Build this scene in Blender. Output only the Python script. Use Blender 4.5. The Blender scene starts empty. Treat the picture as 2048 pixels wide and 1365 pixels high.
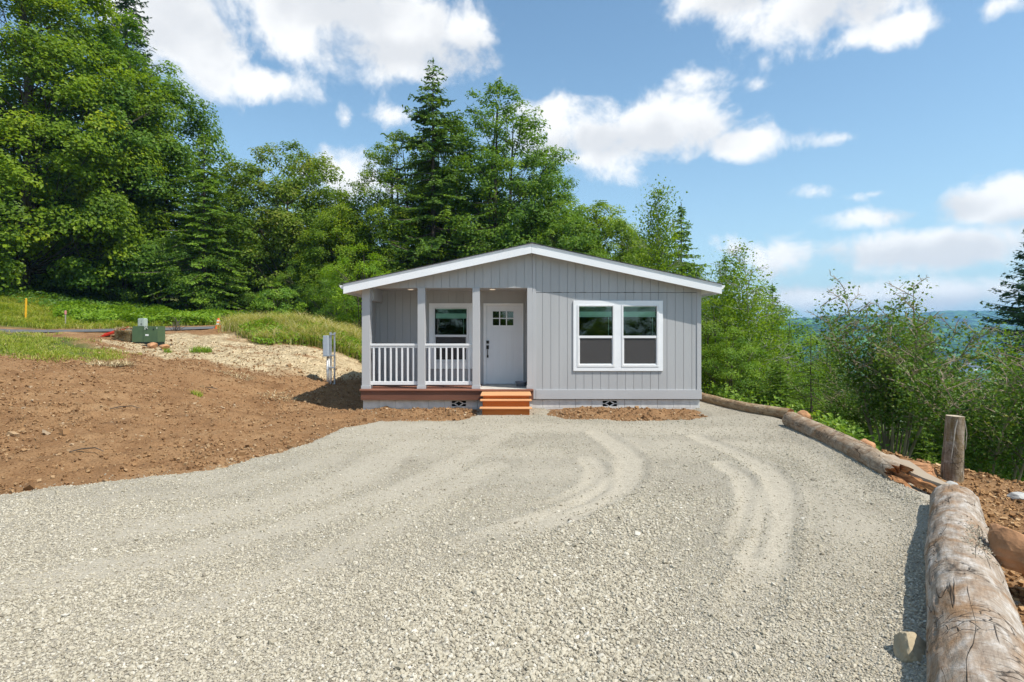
import bpy, math, random
import numpy as np
from math import radians, pi, sin, cos, atan2, sqrt
rng = np.random.default_rng(7); random.seed(7)
S = bpy.context.scene
COL = S.collection
CAMZ = 1.85; F = 1137.0; HOR = 665.0; CX = 1024.0
def at(px, py, Y): return ((px-CX)/F*Y, Y, CAMZ-(py-HOR)/F*Y)
def gpt(px, py, z=0.0):
    Y = F*(CAMZ-z)/(py-HOR); return ((px-CX)/F*Y, Y)

# ------------------------------------------------------------------ camera
cd = bpy.data.cameras.new("camera"); cam = bpy.data.objects.new("camera", cd); COL.objects.link(cam)
cam.location = (0, 0, CAMZ); cam.rotation_euler = (radians(90), 0, 0)
cd.sensor_width = 36; cd.lens = 36*F/2048; cd.shift_y = -(682.5-HOR)/2048
cd.clip_start = 0.05; cd.clip_end = 20000
S.camera = cam
# ------------------------------------------------------------------ light, sky, exposure
SUND = np.array([0.54, -0.34, 1.0]); SUND /= np.linalg.norm(SUND)     # towards the sun
SUN_EL = math.asin(SUND[2]); SUN_AZ = atan2(SUND[0], SUND[1])
sd = bpy.data.lights.new("sun", 'SUN'); sun = bpy.data.objects.new("sun", sd); COL.objects.link(sun)
sd.energy = 4.2; sd.angle = radians(0.55); sd.color = (1.0, 0.95, 0.87)
sun.rotation_euler = (radians(90)-SUN_EL, 0, pi-SUN_AZ)
S.view_settings.view_transform = 'Standard'; S.view_settings.look = 'None'
S.view_settings.exposure = 0.42; S.view_settings.gamma = 1.0
S.cycles.use_denoising = True; S.cycles.max_bounces = 8; S.cycles.transparent_max_bounces = 12
S.cycles.diffuse_bounces = 4; S.cycles.glossy_bounces = 3; S.cycles.transmission_bounces = 4; S.cycles.volume_bounces = 0

W = bpy.data.worlds.new("World"); S.world = W; W.use_nodes = True
wt = W.node_tree; wt.nodes.clear()
def wn(t, **k):
    n = wt.nodes.new(t)
    for a, b in k.items(): setattr(n, a, b)
    return n
def wmath(op, a, b=None, c=None, clamp=False):
    n = wn('ShaderNodeMath', operation=op, use_clamp=clamp)
    for i, v in enumerate((a, b, c)):
        if v is None: continue
        if isinstance(v, (int, float)): n.inputs[i].default_value = v
        else: wt.links.new(v, n.inputs[i])
    return n.outputs[0]
sky = wn('ShaderNodeTexSky', sky_type='NISHITA', sun_disc=False, sun_elevation=SUN_EL, sun_rotation=SUN_AZ,
         altitude=50, air_density=1.0, dust_density=0.6, ozone_density=1.6)
SKYSTR = 0.125
geo = wn('ShaderNodeTexCoord'); sep = wn('ShaderNodeSeparateXYZ'); wt.links.new(geo.outputs['Generated'], sep.inputs[0])
az = wmath('ARCTAN2', sep.outputs[0], sep.outputs[1]); el = wmath('ARCSINE', sep.outputs[2])
nz = wn('ShaderNodeTexNoise'); nz.inputs['Scale'].default_value = 11.0; nz.inputs['Detail'].default_value = 10; nz.inputs['Roughness'].default_value = 0.60; nz.inputs['Distortion'].default_value = .25
wt.links.new(geo.outputs['Generated'], nz.inputs['Vector'])
nz2 = wn('ShaderNodeTexNoise'); nz2.inputs['Scale'].default_value = 3.2; nz2.inputs['Detail'].default_value = 4
wt.links.new(geo.outputs['Generated'], nz2.inputs['Vector'])
# clouds, (azimuth, elevation, half widths) of each puff, in radians, from their bearing
def cdir(px, py):
    a = math.atan((px-CX)/F); return a, math.atan((HOR-py)/F*cos(a))
clouds = [  # px, py, rx, ry, strength
 (330, 20, 150, 95, 1.2), (400, 105, 95, 80, 1.15), (540, 168, 100, 34, 1.05), (660, 25, 265, 90, 1.12), (590, 70, 95, 70, 1.15),
 (790, 75, 195, 74, 1.15), (930, 75, 62, 42, 1.15), (690, 365, 95, 52, 1.15), (620, 350, 40, 26, .8), (690, 236, 17, 22, .42), (800, 232, 60, 22, .55),
 (1180, 262, 150, 66, 1.12), (1330, 258, 140, 56, 1.12), (1090, 222, 60, 26, .9), (1480, 290, 100, 28, 1.15), (1180, 315, 90, 24, .9),
 (1640, 20, 190, 62, 1.25), (1450, 0, 100, 42, 1.1), (1790, 60, 100, 30, 1.05), (1715, 70, 90, 30, .9), (1385, 160, 52, 28, .72), (1515, 172, 26, 15, .5), (1527, 122, 14, 18, .34),
 (1975, 405, 120, 44, 1.3), (1680, 277, 46, 13, .62), (1635, 383, 36, 13, .5), (1750, 388, 56, 11, .5), (2020, 4, 60, 24, .8),
 (1840, 500, 230, 44, 1.2), (1740, 438, 110, 22, .8), (1560, 515, 80, 48, .85), (1640, 595, 140, 30, 1.05), (1880, 590, 220, 34, 1.05), (490, 362, 20, 15, .5),
 (1470, 500, 60, 26, .5)]
field = None
for (px, py, rx, ry, st) in clouds:
    a, e = cdir(px, py); ra = rx/F*cos(a)**2; re = ry/F*cos(a)
    da = wmath('MULTIPLY', wmath('SUBTRACT', az, a), 1/ra); de = wmath('MULTIPLY', wmath('SUBTRACT', el, e), 1/re)
    d = wmath('SQRT', wmath('ADD', wmath('MULTIPLY', da, da), wmath('MULTIPLY', de, de)))
    v = wmath('MULTIPLY', wmath('SUBTRACT', 1.45, d), st)
    field = v if field is None else wmath('SMOOTH_MAX', field, v, 0.25)
# scattered clouds for the rest of the sky
back = wmath('MULTIPLY', wmath('SUBTRACT', nz2.outputs['Fac'], 0.52), 5.0)
offv = wmath('GREATER_THAN', wmath('ABSOLUTE', az), 0.95)
field = wmath('MAXIMUM', field, wmath('SUBTRACT', wmath('MULTIPLY', wmath('ADD', back, 2.0), offv), 2.0))
field = wmath('MAXIMUM', field, -1.0)
f2 = wmath('ADD', field, wmath('MULTIPLY', wmath('SUBTRACT', nz.outputs['Fac'], 0.5), 3.6))
mr = wn('ShaderNodeMapRange', interpolation_type='SMOOTHSTEP'); wt.links.new(f2, mr.inputs[0])
mr.inputs[1].default_value = 0.18; mr.inputs[2].default_value = 1.10; mr.inputs[3].default_value = 0; mr.inputs[4].default_value = 0.96
shade = None          # the thick grey undersides
for (px, py, rx, ry) in [(700, 25, 190, 42), (830, 105, 190, 34), (380, 60, 90, 70), (1230, 290, 210, 32), (1100, 300, 90, 26), (1690, 10, 130, 40), (1880, 425, 110, 26), (2040, 440, 80, 26),
                         (1850, 512, 260, 34), (1600, 560, 160, 30), (1850, 610, 260, 22), (680, 400, 80, 22), (1480, 0, 70, 18)]:
    a, e = cdir(px, py); ra = rx/F*cos(a)**2; re = ry/F*cos(a)
    da = wmath('MULTIPLY', wmath('SUBTRACT', az, a), 1/ra); de = wmath('MULTIPLY', wmath('SUBTRACT', el, e), 1/re)
    v = wmath('SUBTRACT', 1.5, wmath('SQRT', wmath('ADD', wmath('MULTIPLY', da, da), wmath('MULTIPLY', de, de))))
    shade = v if shade is None else wmath('SMOOTH_MAX', shade, v, 0.3)
nz3 = wn('ShaderNodeTexNoise'); nz3.inputs['Scale'].default_value = 16; nz3.inputs['Detail'].default_value = 6; wt.links.new(geo.outputs['Generated'], nz3.inputs['Vector'])
sh2 = wmath('ADD', shade, wmath('MULTIPLY', wmath('SUBTRACT', nz3.outputs['Fac'], 0.5), 2.4))
core = wn('ShaderNodeMapRange', interpolation_type='SMOOTHSTEP'); wt.links.new(sh2, core.inputs[0])
core.inputs[1].default_value = -0.1; core.inputs[2].default_value = 1.3
ccol = wn('ShaderNodeMixRGB'); wt.links.new(core.outputs[0], ccol.inputs[0])
ccol.inputs[1].default_value = (6.75, 6.75, 6.7, 1); ccol.inputs[2].default_value = (5.05, 5.15, 5.3, 1)
tintn = wn('ShaderNodeMixRGB', blend_type='MULTIPLY'); tintn.inputs[0].default_value = 1; tintn.inputs[2].default_value = (1.02, 1.18, 1.13, 1)
wt.links.new(sky.outputs[0], tintn.inputs[1])
hzf = wmath('POWER', wmath('SUBTRACT', 1.0, wmath('MAXIMUM', wmath('MINIMUM', sep.outputs[2], 1.0), 0.0)), 5.0); hzf = wmath('MULTIPLY', hzf, .85)
hmix = wn('ShaderNodeMixRGB'); wt.links.new(hzf, hmix.inputs[0]); wt.links.new(tintn.outputs[0], hmix.inputs[1]); hmix.inputs[2].default_value = (2.9, 4.0, 4.95, 1)
mixc = wn('ShaderNodeMixRGB'); wt.links.new(mr.outputs[0], mixc.inputs[0]); wt.links.new(hmix.outputs[0], mixc.inputs[1]); wt.links.new(ccol.outputs[0], mixc.inputs[2])
bg = wn('ShaderNodeBackground'); bg.inputs[1].default_value = SKYSTR; wt.links.new(mixc.outputs[0], bg.inputs[0])
wo = wn('ShaderNodeOutputWorld'); wt.links.new(bg.outputs[0], wo.inputs[0])

# ------------------------------------------------------------------ helpers
def tag(o, label=None, cat=None, group=None, kind=None):
    if label: o['label'] = label
    if cat: o['category'] = cat
    if group: o['group'] = group
    if kind: o['kind'] = kind
    return o
def empty(name, loc, label=None, cat=None, group=None, rz=0):
    o = bpy.data.objects.new(name, None); COL.objects.link(o); o.location = loc; o.rotation_euler = (0, 0, rz)
    o.empty_display_size = 0.2
    return tag(o, label, cat, group)
def link(name, me, parent=None, mat=None):
    o = bpy.data.objects.new(name, me); COL.objects.link(o)
    if mat is not None: me.materials.append(mat)
    if parent is not None:
        o.parent = parent
    return o
def npmesh(name, V, Fc, smooth=False, face_attr=None, point_attr=None, uv=None):
    V = np.asarray(V, dtype=np.float32); Fc = np.asarray(Fc, dtype=np.int32); k = Fc.shape[1]
    me = bpy.data.meshes.new(name); n = len(Fc)
    me.vertices.add(len(V)); me.vertices.foreach_set('co', V.ravel())
    me.loops.add(n*k); me.loops.foreach_set('vertex_index', Fc.ravel())
    me.polygons.add(n); me.polygons.foreach_set('loop_start', np.arange(0, n*k, k, dtype=np.int32))
    me.polygons.foreach_set('use_smooth', np.full(n, smooth, dtype=bool))
    me.update(calc_edges=True)
    for dom, d in (('FACE', face_attr), ('POINT', point_attr)):
        for an, arr in (d or {}).items():
            a = me.attributes.new(an, 'FLOAT', dom); a.data.foreach_set('value', np.asarray(arr, dtype=np.float32).ravel())
    if uv is not None:
        l = me.uv_layers.new(name='UVMap'); l.data.foreach_set('uv', np.asarray(uv, dtype=np.float32)[Fc.ravel()].ravel())
    return me
class MB:
    def __init__(s): s.v = []; s.f = []
    def add(s, vs, fs):
        b = len(s.v); s.v += [tuple(v) for v in vs]; s.f += [tuple(b+i for i in f) for f in fs]; return s
    def box(s, x0, x1, y0, y1, z0, z1):
        return s.add([(x0,y0,z0),(x1,y0,z0),(x1,y1,z0),(x0,y1,z0),(x0,y0,z1),(x1,y0,z1),(x1,y1,z1),(x0,y1,z1)],
                     [(0,3,2,1),(4,5,6,7),(0,1,5,4),(1,2,6,5),(2,3,7,6),(3,0,4,7)])
    def prism(s, poly, y0, y1):        # polygon in xz, extruded along y
        n = len(poly)
        vs = [(x, y0, z) for x, z in poly]+[(x, y1, z) for x, z in poly]
        fs = [tuple(range(n)), tuple(range(2*n-1, n-1, -1))]+[(i, i+n, (i+1) % n+n, (i+1) % n) for i in range(n)]
        return s.add(vs, fs)
    def tube(s, path, radii, n=8, cap=True):
        P = np.array(path, float); m = len(P); vs = []
        up = np.array([0, 0, 1.0])
        for i in range(m):
            t = P[min(i+1, m-1)]-P[max(i-1, 0)]; t /= (np.linalg.norm(t)+1e-9)
            a = np.cross(t, up if abs(t[2]) < .9 else np.array([0, 1.0, 0])); a /= np.linalg.norm(a); b = np.cross(t, a)
            for k in range(n):
                an = 2*pi*k/n; vs.append(P[i]+radii[i]*(cos(an)*a+sin(an)*b))
        fs = [(i*n+k, i*n+(k+1) % n, (i+1)*n+(k+1) % n, (i+1)*n+k) for i in range(m-1) for k in range(n)]
        if cap: fs += [tuple(range(n-1, -1, -1)), tuple((m-1)*n+k for k in range(n))]
        return s.add(vs, fs)
    def cyl(s, p0, p1, r0, r1=None, n=16): return s.tube([p0, p1], [r0, r0 if r1 is None else r1], n)
    def build(s, name, mat, parent=None, bevel=0, smooth=False):
        me = bpy.data.meshes.new(name); me.from_pydata(s.v, [], s.f); me.update()
        if smooth: me.polygons.foreach_set('use_smooth', [True]*len(me.polygons))
        o = link(name, me, parent, mat)
        if bevel:
            b = o.modifiers.new('bevel', 'BEVEL'); b.width = bevel; b.segments = 2; b.limit_method = 'ANGLE'; b.angle_limit = radians(40)
        return o

def unit_(v): return v/np.linalg.norm(v, axis=-1, keepdims=True)
# numpy noise
def _h(ix, iy, iz, seed):
    h = (ix.astype(np.int64)*374761393+iy.astype(np.int64)*668265263+iz.astype(np.int64)*2147483647+seed*974634777) & 0xffffffff
    h = ((h ^ (h >> 13))*1274126177) & 0xffffffff
    h = ((h ^ (h >> 16))*2246822519) & 0xffffffff
    return ((h ^ (h >> 15)) & 0xffffff)/float(0xffffff)
def vn3(x, y, z, seed=0):
    x = np.asarray(x, float); y = np.asarray(y, float)+0*x; z = np.asarray(z, float)+0*x
    ix, iy, iz = np.floor(x), np.floor(y), np.floor(z); fx, fy, fz = x-ix, y-iy, z-iz
    fx, fy, fz = [t*t*(3-2*t) for t in (fx, fy, fz)]
    r = 0
    for a in (0, 1):
        for b in (0, 1):
            for c in (0, 1):
                w = (fx if a else 1-fx)*(fy if b else 1-fy)*(fz if c else 1-fz)
                r = r+w*_h(ix+a, iy+b, iz+c, seed)
    return r*2-1
def fbm(x, y, z=0.0, sc=1.0, oct=4, seed=0, g=.5):
    r = 0; a = 1; t = 0
    for o in range(oct):
        r = r+a*vn3(np.asarray(x)*sc, np.asarray(y)*sc, np.asarray(z)*sc, seed+o*17); t += a; a *= g; sc *= 2.03
    return r/t
def sstep(a, b, x):
    t = np.clip((x-a)/(b-a), 0, 1); return t*t*(3-2*t)
def dist_poly(x, y, pts):           # unsigned distance to polyline
    d = np.full(np.shape(x), 1e9)
    for (x0, y0), (x1, y1) in zip(pts[:-1], pts[1:]):
        dx, dy = x1-x0, y1-y0; t = np.clip(((x-x0)*dx+(y-y0)*dy)/(dx*dx+dy*dy), 0, 1)
        d = np.minimum(d, np.hypot(x-x0-t*dx, y-y0-t*dy))
    return d
def inside(x, y, poly):
    c = np.zeros(np.shape(x), bool); n = len(poly)
    for i in range(n):
        x0, y0 = poly[i]; x1, y1 = poly[(i+1) % n]
        if y0 == y1: continue
        cond = ((y0 > y) != (y1 > y)) & (x < (x1-x0)*(y-y0)/(y1-y0)+x0); c ^= cond
    return c
def sdist(x, y, poly):              # positive inside
    d = dist_poly(x, y, poly+[poly[0]]); return np.where(inside(x, y, poly), d, -d)

# ------------------------------------------------------------------ materials
def mat(name, color=(.5, .5, .5), rough=.8, spec=.3, metal=0, noise=None, bump=None, emit=None, ramp=None, coord='Object', stretch=(1, 1, 1), extra=None):
    """noise=(scale, detail, lo_mult, hi_mult); bump=(scale, strength, distance)"""
    m = bpy.data.materials.new(name); m.use_nodes = True; t = m.node_tree; p = t.nodes['Principled BSDF']
    p.inputs['Base Color'].default_value = (*color, 1); p.inputs['Roughness'].default_value = rough
    p.inputs['Specular IOR Level'].default_value = spec; p.inputs['Metallic'].default_value = metal
    tc = t.nodes.new('ShaderNodeTexCoord'); mp = t.nodes.new('ShaderNodeMapping'); mp.inputs['Scale'].default_value = stretch
    t.links.new(tc.outputs[coord], mp.inputs[0])
    if noise:
        n = t.nodes.new('ShaderNodeTexNoise'); n.inputs['Scale'].default_value = noise[0]; n.inputs['Detail'].default_value = noise[1]
        t.links.new(mp.outputs[0], n.inputs['Vector'])
        r = t.nodes.new('ShaderNodeValToRGB'); e = r.color_ramp.elements
        if ramp:
            while len(e) < len(ramp): e.new(.5)
            for i, (pos, c) in enumerate(ramp): e[i].position = pos; e[i].color = (*c, 1)
        else:
            e[0].position = .3; e[1].position = .7
            e[0].color = (*[min(1, c*noise[2]) for c in color], 1); e[1].color = (*[min(1, c*noise[3]) for c in color], 1)
        t.links.new(n.outputs['Fac'], r.inputs[0]); t.links.new(r.outputs[0], p.inputs['Base Color'])
    if bump:
        n = t.nodes.new('ShaderNodeTexNoise'); n.inputs['Scale'].default_value = bump[0]; n.inputs['Detail'].default_value = 5
        t.links.new(mp.outputs[0], n.inputs['Vector'])
        b = t.nodes.new('ShaderNodeBump'); b.inputs['Strength'].default_value = bump[1]; b.inputs['Distance'].default_value = bump[2]
        t.links.new(n.outputs['Fac'], b.inputs['Height']); t.links.new(b.outputs[0], p.inputs['Normal'])
    if emit:
        p.inputs['Emission Color'].default_value = (*emit[0], 1); p.inputs['Emission Strength'].default_value = emit[1]
    if extra: extra(t, p, mp)
    return m
def leafmat(name, cols, transl=.42, rough=.5, spec=.25):
    m = bpy.data.materials.new(name); m.use_nodes = True; t = m.node_tree; p = t.nodes['Principled BSDF']
    a = t.nodes.new('ShaderNodeAttribute'); a.attribute_name = 'tint'
    r = t.nodes.new('ShaderNodeValToRGB'); e = r.color_ramp.elements
    while len(e) < len(cols): e.new(.5)
    for i, c in enumerate(cols): e[i].position = i/(len(cols)-1); e[i].color = (*c, 1)
    t.links.new(a.outputs['Fac'], r.inputs[0]); t.links.new(r.outputs[0], p.inputs['Base Color'])
    p.inputs['Roughness'].default_value = rough; p.inputs['Specular IOR Level'].default_value = spec
    tr = t.nodes.new('ShaderNodeBsdfTranslucent')
    mu = t.nodes.new('ShaderNodeMixRGB'); mu.blend_type = 'MULTIPLY'; mu.inputs[0].default_value = 1; mu.inputs[2].default_value = (1.75, 1.65, .6, 1)
    t.links.new(r.outputs[0], mu.inputs[1]); t.links.new(mu.outputs[0], tr.inputs[0])
    mx = t.nodes.new('ShaderNodeMixShader'); mx.inputs[0].default_value = transl
    t.links.new(p.outputs[0], mx.inputs[1]); t.links.new(tr.outputs[0], mx.inputs[2])
    t.links.new(mx.outputs[0], t.nodes['Material Output'].inputs[0])
    return m
def tintmat(name, cols, rough=.9, bump=None, spec=.15):
    def ex(t, p, mp):
        a = t.nodes.new('ShaderNodeAttribute'); a.attribute_name = 'tint'
        r = t.nodes.new('ShaderNodeValToRGB'); e = r.color_ramp.elements
        while len(e) < len(cols): e.new(.5)
        for i, c in enumerate(cols): e[i].position = i/(len(cols)-1); e[i].color = (*c, 1)
        t.links.new(a.outputs['Fac'], r.inputs[0]); t.links.new(r.outputs[0], p.inputs['Base Color'])
    return mat(name, rough=rough, bump=bump, spec=spec, extra=ex)

M = {}
M['siding'] = mat('grey_painted_siding', (.445, .445, .445), .6, .25, noise=(2.5, 5, .94, 1.05), bump=(60, .35, .004), stretch=(1, 1, .12))
M['trim'] = mat('grey_painted_trim', (.47, .47, .475), .6, .25, noise=(3, 5, .95, 1.04), bump=(70, .25, .003), stretch=(.3, 1, .3))
M['ceil'] = mat('porch_ceiling', (.45, .45, .45), .8, .2, noise=(3, 3, .96, 1.03))
M['white'] = mat('white_paint', (.88, .885, .89), .5, .3, noise=(4, 5, .95, 1.02), bump=(50, .15, .003), stretch=(.2, 1, 1))
M['vinyl'] = mat('white_vinyl', (.80, .80, .80), .35, .4, noise=(5, 4, .97, 1.02))
M['door'] = mat('white_door_paint', (.80, .81, .83), .4, .35, noise=(3, 3, .98, 1.01))
M['shingle'] = mat('asphalt_shingles', (.07, .07, .075), .95, .1, noise=(40, 4, .5, 1.6), bump=(60, .6, .01))
M['block'] = mat('painted_concrete_block', (.66, .655, .63), .9, .2, noise=(7, 6, .84, 1.08), bump=(80, .6, .004))
M['mortar'] = mat('mortar', (.36, .36, .35), .95, .1, noise=(20, 4, .8, 1.1))
M['black'] = mat('dark_void', (.008, .008, .008), .9, .1)
M['deck'] = mat('brown_composite_deck', (.17, .075, .048), .65, .3, noise=(6, 6, .8, 1.2), bump=(40, .3, .003), stretch=(.15, 1, 1))
M['decklip'] = mat('brown_deck_board', (.26, .115, .075), .6, .3, noise=(6, 6, .8, 1.2), bump=(40, .3, .003), stretch=(.15, 1, 1))
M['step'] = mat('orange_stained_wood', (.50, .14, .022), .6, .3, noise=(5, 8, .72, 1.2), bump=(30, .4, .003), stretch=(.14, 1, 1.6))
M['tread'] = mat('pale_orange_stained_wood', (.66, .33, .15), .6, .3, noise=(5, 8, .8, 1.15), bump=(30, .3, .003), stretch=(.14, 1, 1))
M['bronze'] = mat('dark_bronze', (.035, .03, .028), .35, .5, metal=.6, noise=(20, 3, .8, 1.3))
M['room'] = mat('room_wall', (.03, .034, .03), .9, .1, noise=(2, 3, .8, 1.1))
M['blind'] = mat('blind_slat', (.75, .9, .82), .5, .3, noise=(6, 3, .92, 1.05))
M['gal'] = mat('galvanised_steel', (.50, .53, .56), .42, .5, metal=.55, noise=(14, 5, .8, 1.15))
M['meter'] = mat('grey_enamel', (.42, .48, .54), .45, .4, noise=(5, 3, .93, 1.04))
M['tgreen'] = mat('green_enamel', (.075, .125, .06), .5, .4, noise=(6, 4, .88, 1.1))
M['tgreen2'] = mat('dark_green_enamel', (.018, .032, .026), .5, .3, noise=(6, 4, .8, 1.2))
M['plastic'] = mat('black_plastic', (.015, .015, .017), .5, .3, noise=(6, 4, .8, 1.3))
M['ped'] = mat('pale_green_plastic', (.40, .48, .42), .5, .3, noise=(6, 4, .9, 1.05))
M['paper'] = mat('white_sticker', (.8, .8, .8), .6, .2, noise=(80, 2, .8, 1.1))
M['red'] = mat('red_plastic', (.55, .035, .015), .5, .35, noise=(5, 4, .7, 1.1))
M['yellow'] = mat('yellow_marker', (.75, .40, .02), .5, .3, noise=(6, 4, .85, 1.1))
M['cream'] = mat('cream_marker', (.75, .68, .42), .5, .3, noise=(6, 4, .85, 1.1))
M['pink'] = mat('pink_flagging', (.7, .28, .25), .7, .2, noise=(6, 4, .85, 1.1))
M['stake'] = mat('weathered_stake', (.40, .36, .30), .9, .1, noise=(20, 4, .7, 1.2))
M['cone'] = mat('orange_cone', (.80, .14, .02), .5, .3, noise=(6, 4, .85, 1.1))
M['bowl'] = mat('pewter_bowl', (.30, .31, .36), .35, .5, metal=.7, noise=(12, 4, .8, 1.2))
M['lamp'] = mat('warm_downlight', (.9, .8, .6), .5, .3, emit=((1.0, .78, .55), .65))
M['far_wall'] = mat('far_pale_wall', (.75, .75, .78), .8, .2, noise=(.5, 2, .9, 1.05))
M['far_roof'] = mat('far_grey_roof', (.2, .2, .23), .8, .2, noise=(.5, 2, .9, 1.1))
def glassmat():
    m = bpy.data.materials.new('window_glass'); m.use_nodes = True; t = m.node_tree; t.nodes.remove(t.nodes['Principled BSDF'])
    g = t.nodes.new('ShaderNodeBsdfGlossy'); g.inputs['Roughness'].default_value = .01; g.inputs[0].default_value = (.95, 1, .98, 1)
    tr = t.nodes.new('ShaderNodeBsdfTransparent'); tr.inputs[0].default_value = (.82, .93, .88, 1)
    fr = t.nodes.new('ShaderNodeFresnel'); fr.inputs[0].default_value = 1.5
    ad = t.nodes.new('ShaderNodeMath'); ad.operation = 'MULTIPLY_ADD'; ad.inputs[1].default_value = 1.0; ad.inputs[2].default_value = .02
    mx = t.nodes.new('ShaderNodeMixShader'); t.links.new(fr.outputs[0], ad.inputs[0]); t.links.new(ad.outputs[0], mx.inputs[0])
    t.links.new(tr.outputs[0], mx.inputs[1]); t.links.new(g.outputs[0], mx.inputs[2]); t.links.new(mx.outputs[0], t.nodes['Material Output'].inputs[0])
    return m
M['glass'] = glassmat()
def screenmat():
    m = bpy.data.materials.new('insect_screen'); m.use_nodes = True; t = m.node_tree; p = t.nodes['Principled BSDF']
    p.inputs['Base Color'].default_value = (.085, .08, .078, 1); p.inputs['Roughness'].default_value = .9
    tr = t.nodes.new('ShaderNodeBsdfTransparent'); mx = t.nodes.new('ShaderNodeMixShader'); mx.inputs[0].default_value = .3
    t.links.new(p.outputs[0], mx.inputs[1]); t.links.new(tr.outputs[0], mx.inputs[2]); t.links.new(mx.outputs[0], t.nodes['Material Output'].inputs[0])
    return m
M['screen'] = screenmat()

# ------------------------------------------------------------------ terrain
LOGLINE = [(-1.5, -2.3), (1.5, 1.7), (2.3, 2.78), (4.37, 5.6), (4.55, 6.4), (5.28, 10.6), (5.7, 11.9), (5.25, 15.5), (5.3, 20), (6.2, 36), (8, 60), (14, 120), (40, 400)]
def log_d(x, y):                     # signed distance, positive outside the pad (right side)
    d = dist_poly(x, y, LOGLINE)
    xs = np.interp(y, [p[1] for p in LOGLINE], [p[0] for p in LOGLINE])
    return np.where(x > xs, d, -d)
ctrl = [(-5.83,6.47,.02),(-8.1,9,.385),(-11.7,13,1.2),(-16.2,18,1.74),(-19.8,22,1.79),(-24.3,27,1.97),(-30.6,34,3.8),
 (-5.03,6.94,.02),(-6.9,9.5,.30),(-10.9,15,1.12),(-13.8,19,1.6),(-12.1,19,1.38),(-16,24,1.85),(-19.3,29,2.06),(-21.5,33,2.4),
 (-3.93,7.65,.0),(-5.4,10.5,.14),(-7.2,14,.66),(-9.8,20,1.42),(-11.4,22,1.76),(-14.4,28,2.04),(-10.4,24,1.97),(-14,26.3,1.97),(-9.1,21,1.38),
 (-7.4,17,.68),(-6.75,20,1.15),(-8.1,24,1.9),(-5.4,16,.2),(-4.6,13.5,-.03),(-6.2,13.4,.2),(-5.45,20.6,.30),(-6.06,23,.66),(-6.7,26,1.25),(-7.3,28,1.5),
 (-3.3,9.8,0),(-3.4,11.4,0),(-3.5,13.6,-.02),(-3.6,20,.1),(-3.6,31,.3),(-12,40,2.2),(-24,46,2.8),(-34,40,4.6),(-45,50,7),(-45,20,2.6),(-30,10,1.6),(-20,5,.8),(-12,4.5,.25),(-14,0,0),(-30,0,.5),(-40,-20,0),
 (0,0,0),(0,-20,0),(3,5,0),(0,8,0),(2,13,0),(5,14,0),(4.5,20,0),(4,31,0),(0,45,-.5),(-10,60,1.5),(10,60,-3),(-40,80,6),(20,20,0),(10,10,0),(10,30,-.5),(5,-5,0),(20,0,0),(30,40,-1),(30,80,-3)]
ctrl = np.array(ctrl, float)
def _tps(a, b):
    r2 = (a[:, None, 0]-b[None, :, 0])**2+(a[:, None, 1]-b[None, :, 1])**2
    return .5*r2*np.log(r2+1e-9)
_n = len(ctrl); _K = _tps(ctrl, ctrl)+np.eye(_n)*.12; _Pm = np.c_[np.ones(_n), ctrl[:, :2]]
_A = np.block([[_K, _Pm], [_Pm.T, np.zeros((3, 3))]]); _w = np.linalg.solve(_A, np.r_[ctrl[:, 2], 0, 0, 0])
GRAVEL = [(-14, 4.3), (-9, 5.55), (-5.83, 6.47), (-5.03, 6.94), (-3.93, 7.65), (-3.35, 9.4), (-3.2, 11.0), (-2.75, 11.7), (-1.0, 11.85), (-.85, 12.6), (-.8, 13.7), (.85, 13.7),
          (.80, 12.6), (1.15, 11.95), (2.4, 11.75), (3.7, 11.85), (4.3, 12.5), (4.35, 13.7), (4.40, 21), (5.35, 21), (5.3, 15.5), (5.75, 11.9), (5.33, 10.6), (4.6, 6.4), (4.42, 5.6), (2.35, 2.78), (1.5, 1.7), (-1.4, -2), (-14, -2)]
HOUSE = [(-3.9, 12.9), (4.9, 12.9), (4.9, 31.5), (-3.9, 31.5)]
def height0(x, y):
    x = np.asarray(x, float); y = np.asarray(y, float); sh = x.shape; q = np.c_[np.clip(x, -60, 40).ravel(), np.clip(y, -40, 90).ravel()]
    out = np.empty(len(q))
    for i in range(0, len(q), 20000):
        qq = q[i:i+20000]; out[i:i+20000] = _tps(qq, ctrl) @ _w[:_n]+_w[_n]+qq @ _w[_n+1:]
    z = out.reshape(sh)
    g = sdist(x, y, GRAVEL); z = z*(1-sstep(-1.0, 0.15, g))          # level pad
    hd = sdist(x, y, HOUSE); z = z*(1-sstep(-.6, .3, hd))
    d = log_d(x, y); z = z*(1-sstep(-1.2, 0, d))
    near = 1-sstep(7.2, 9.2, y)       # wider spoil bank beside the nearest logs
    d0 = .30+1.5*near; e = np.clip(d-d0, 0, 300)
    drop = -.72*np.clip(e, 0, 2.2)-.42*np.clip(e-2.2, 0, 6)-.27*np.clip(e-8.2, 0, 205)
    return z+drop-.10*near*sstep(.3, 1.0, d)
ROADC = [(-60, 23.5), (-40, 23.9), (-27.5, 24.3), (-20, 25.3), (-16.5, 26.4), (-12, 29.5), (-9, 36), (-9, 50)]
ROAD2 = [(-34, 43), (-24, 45.5), (-10, 46)]
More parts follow.
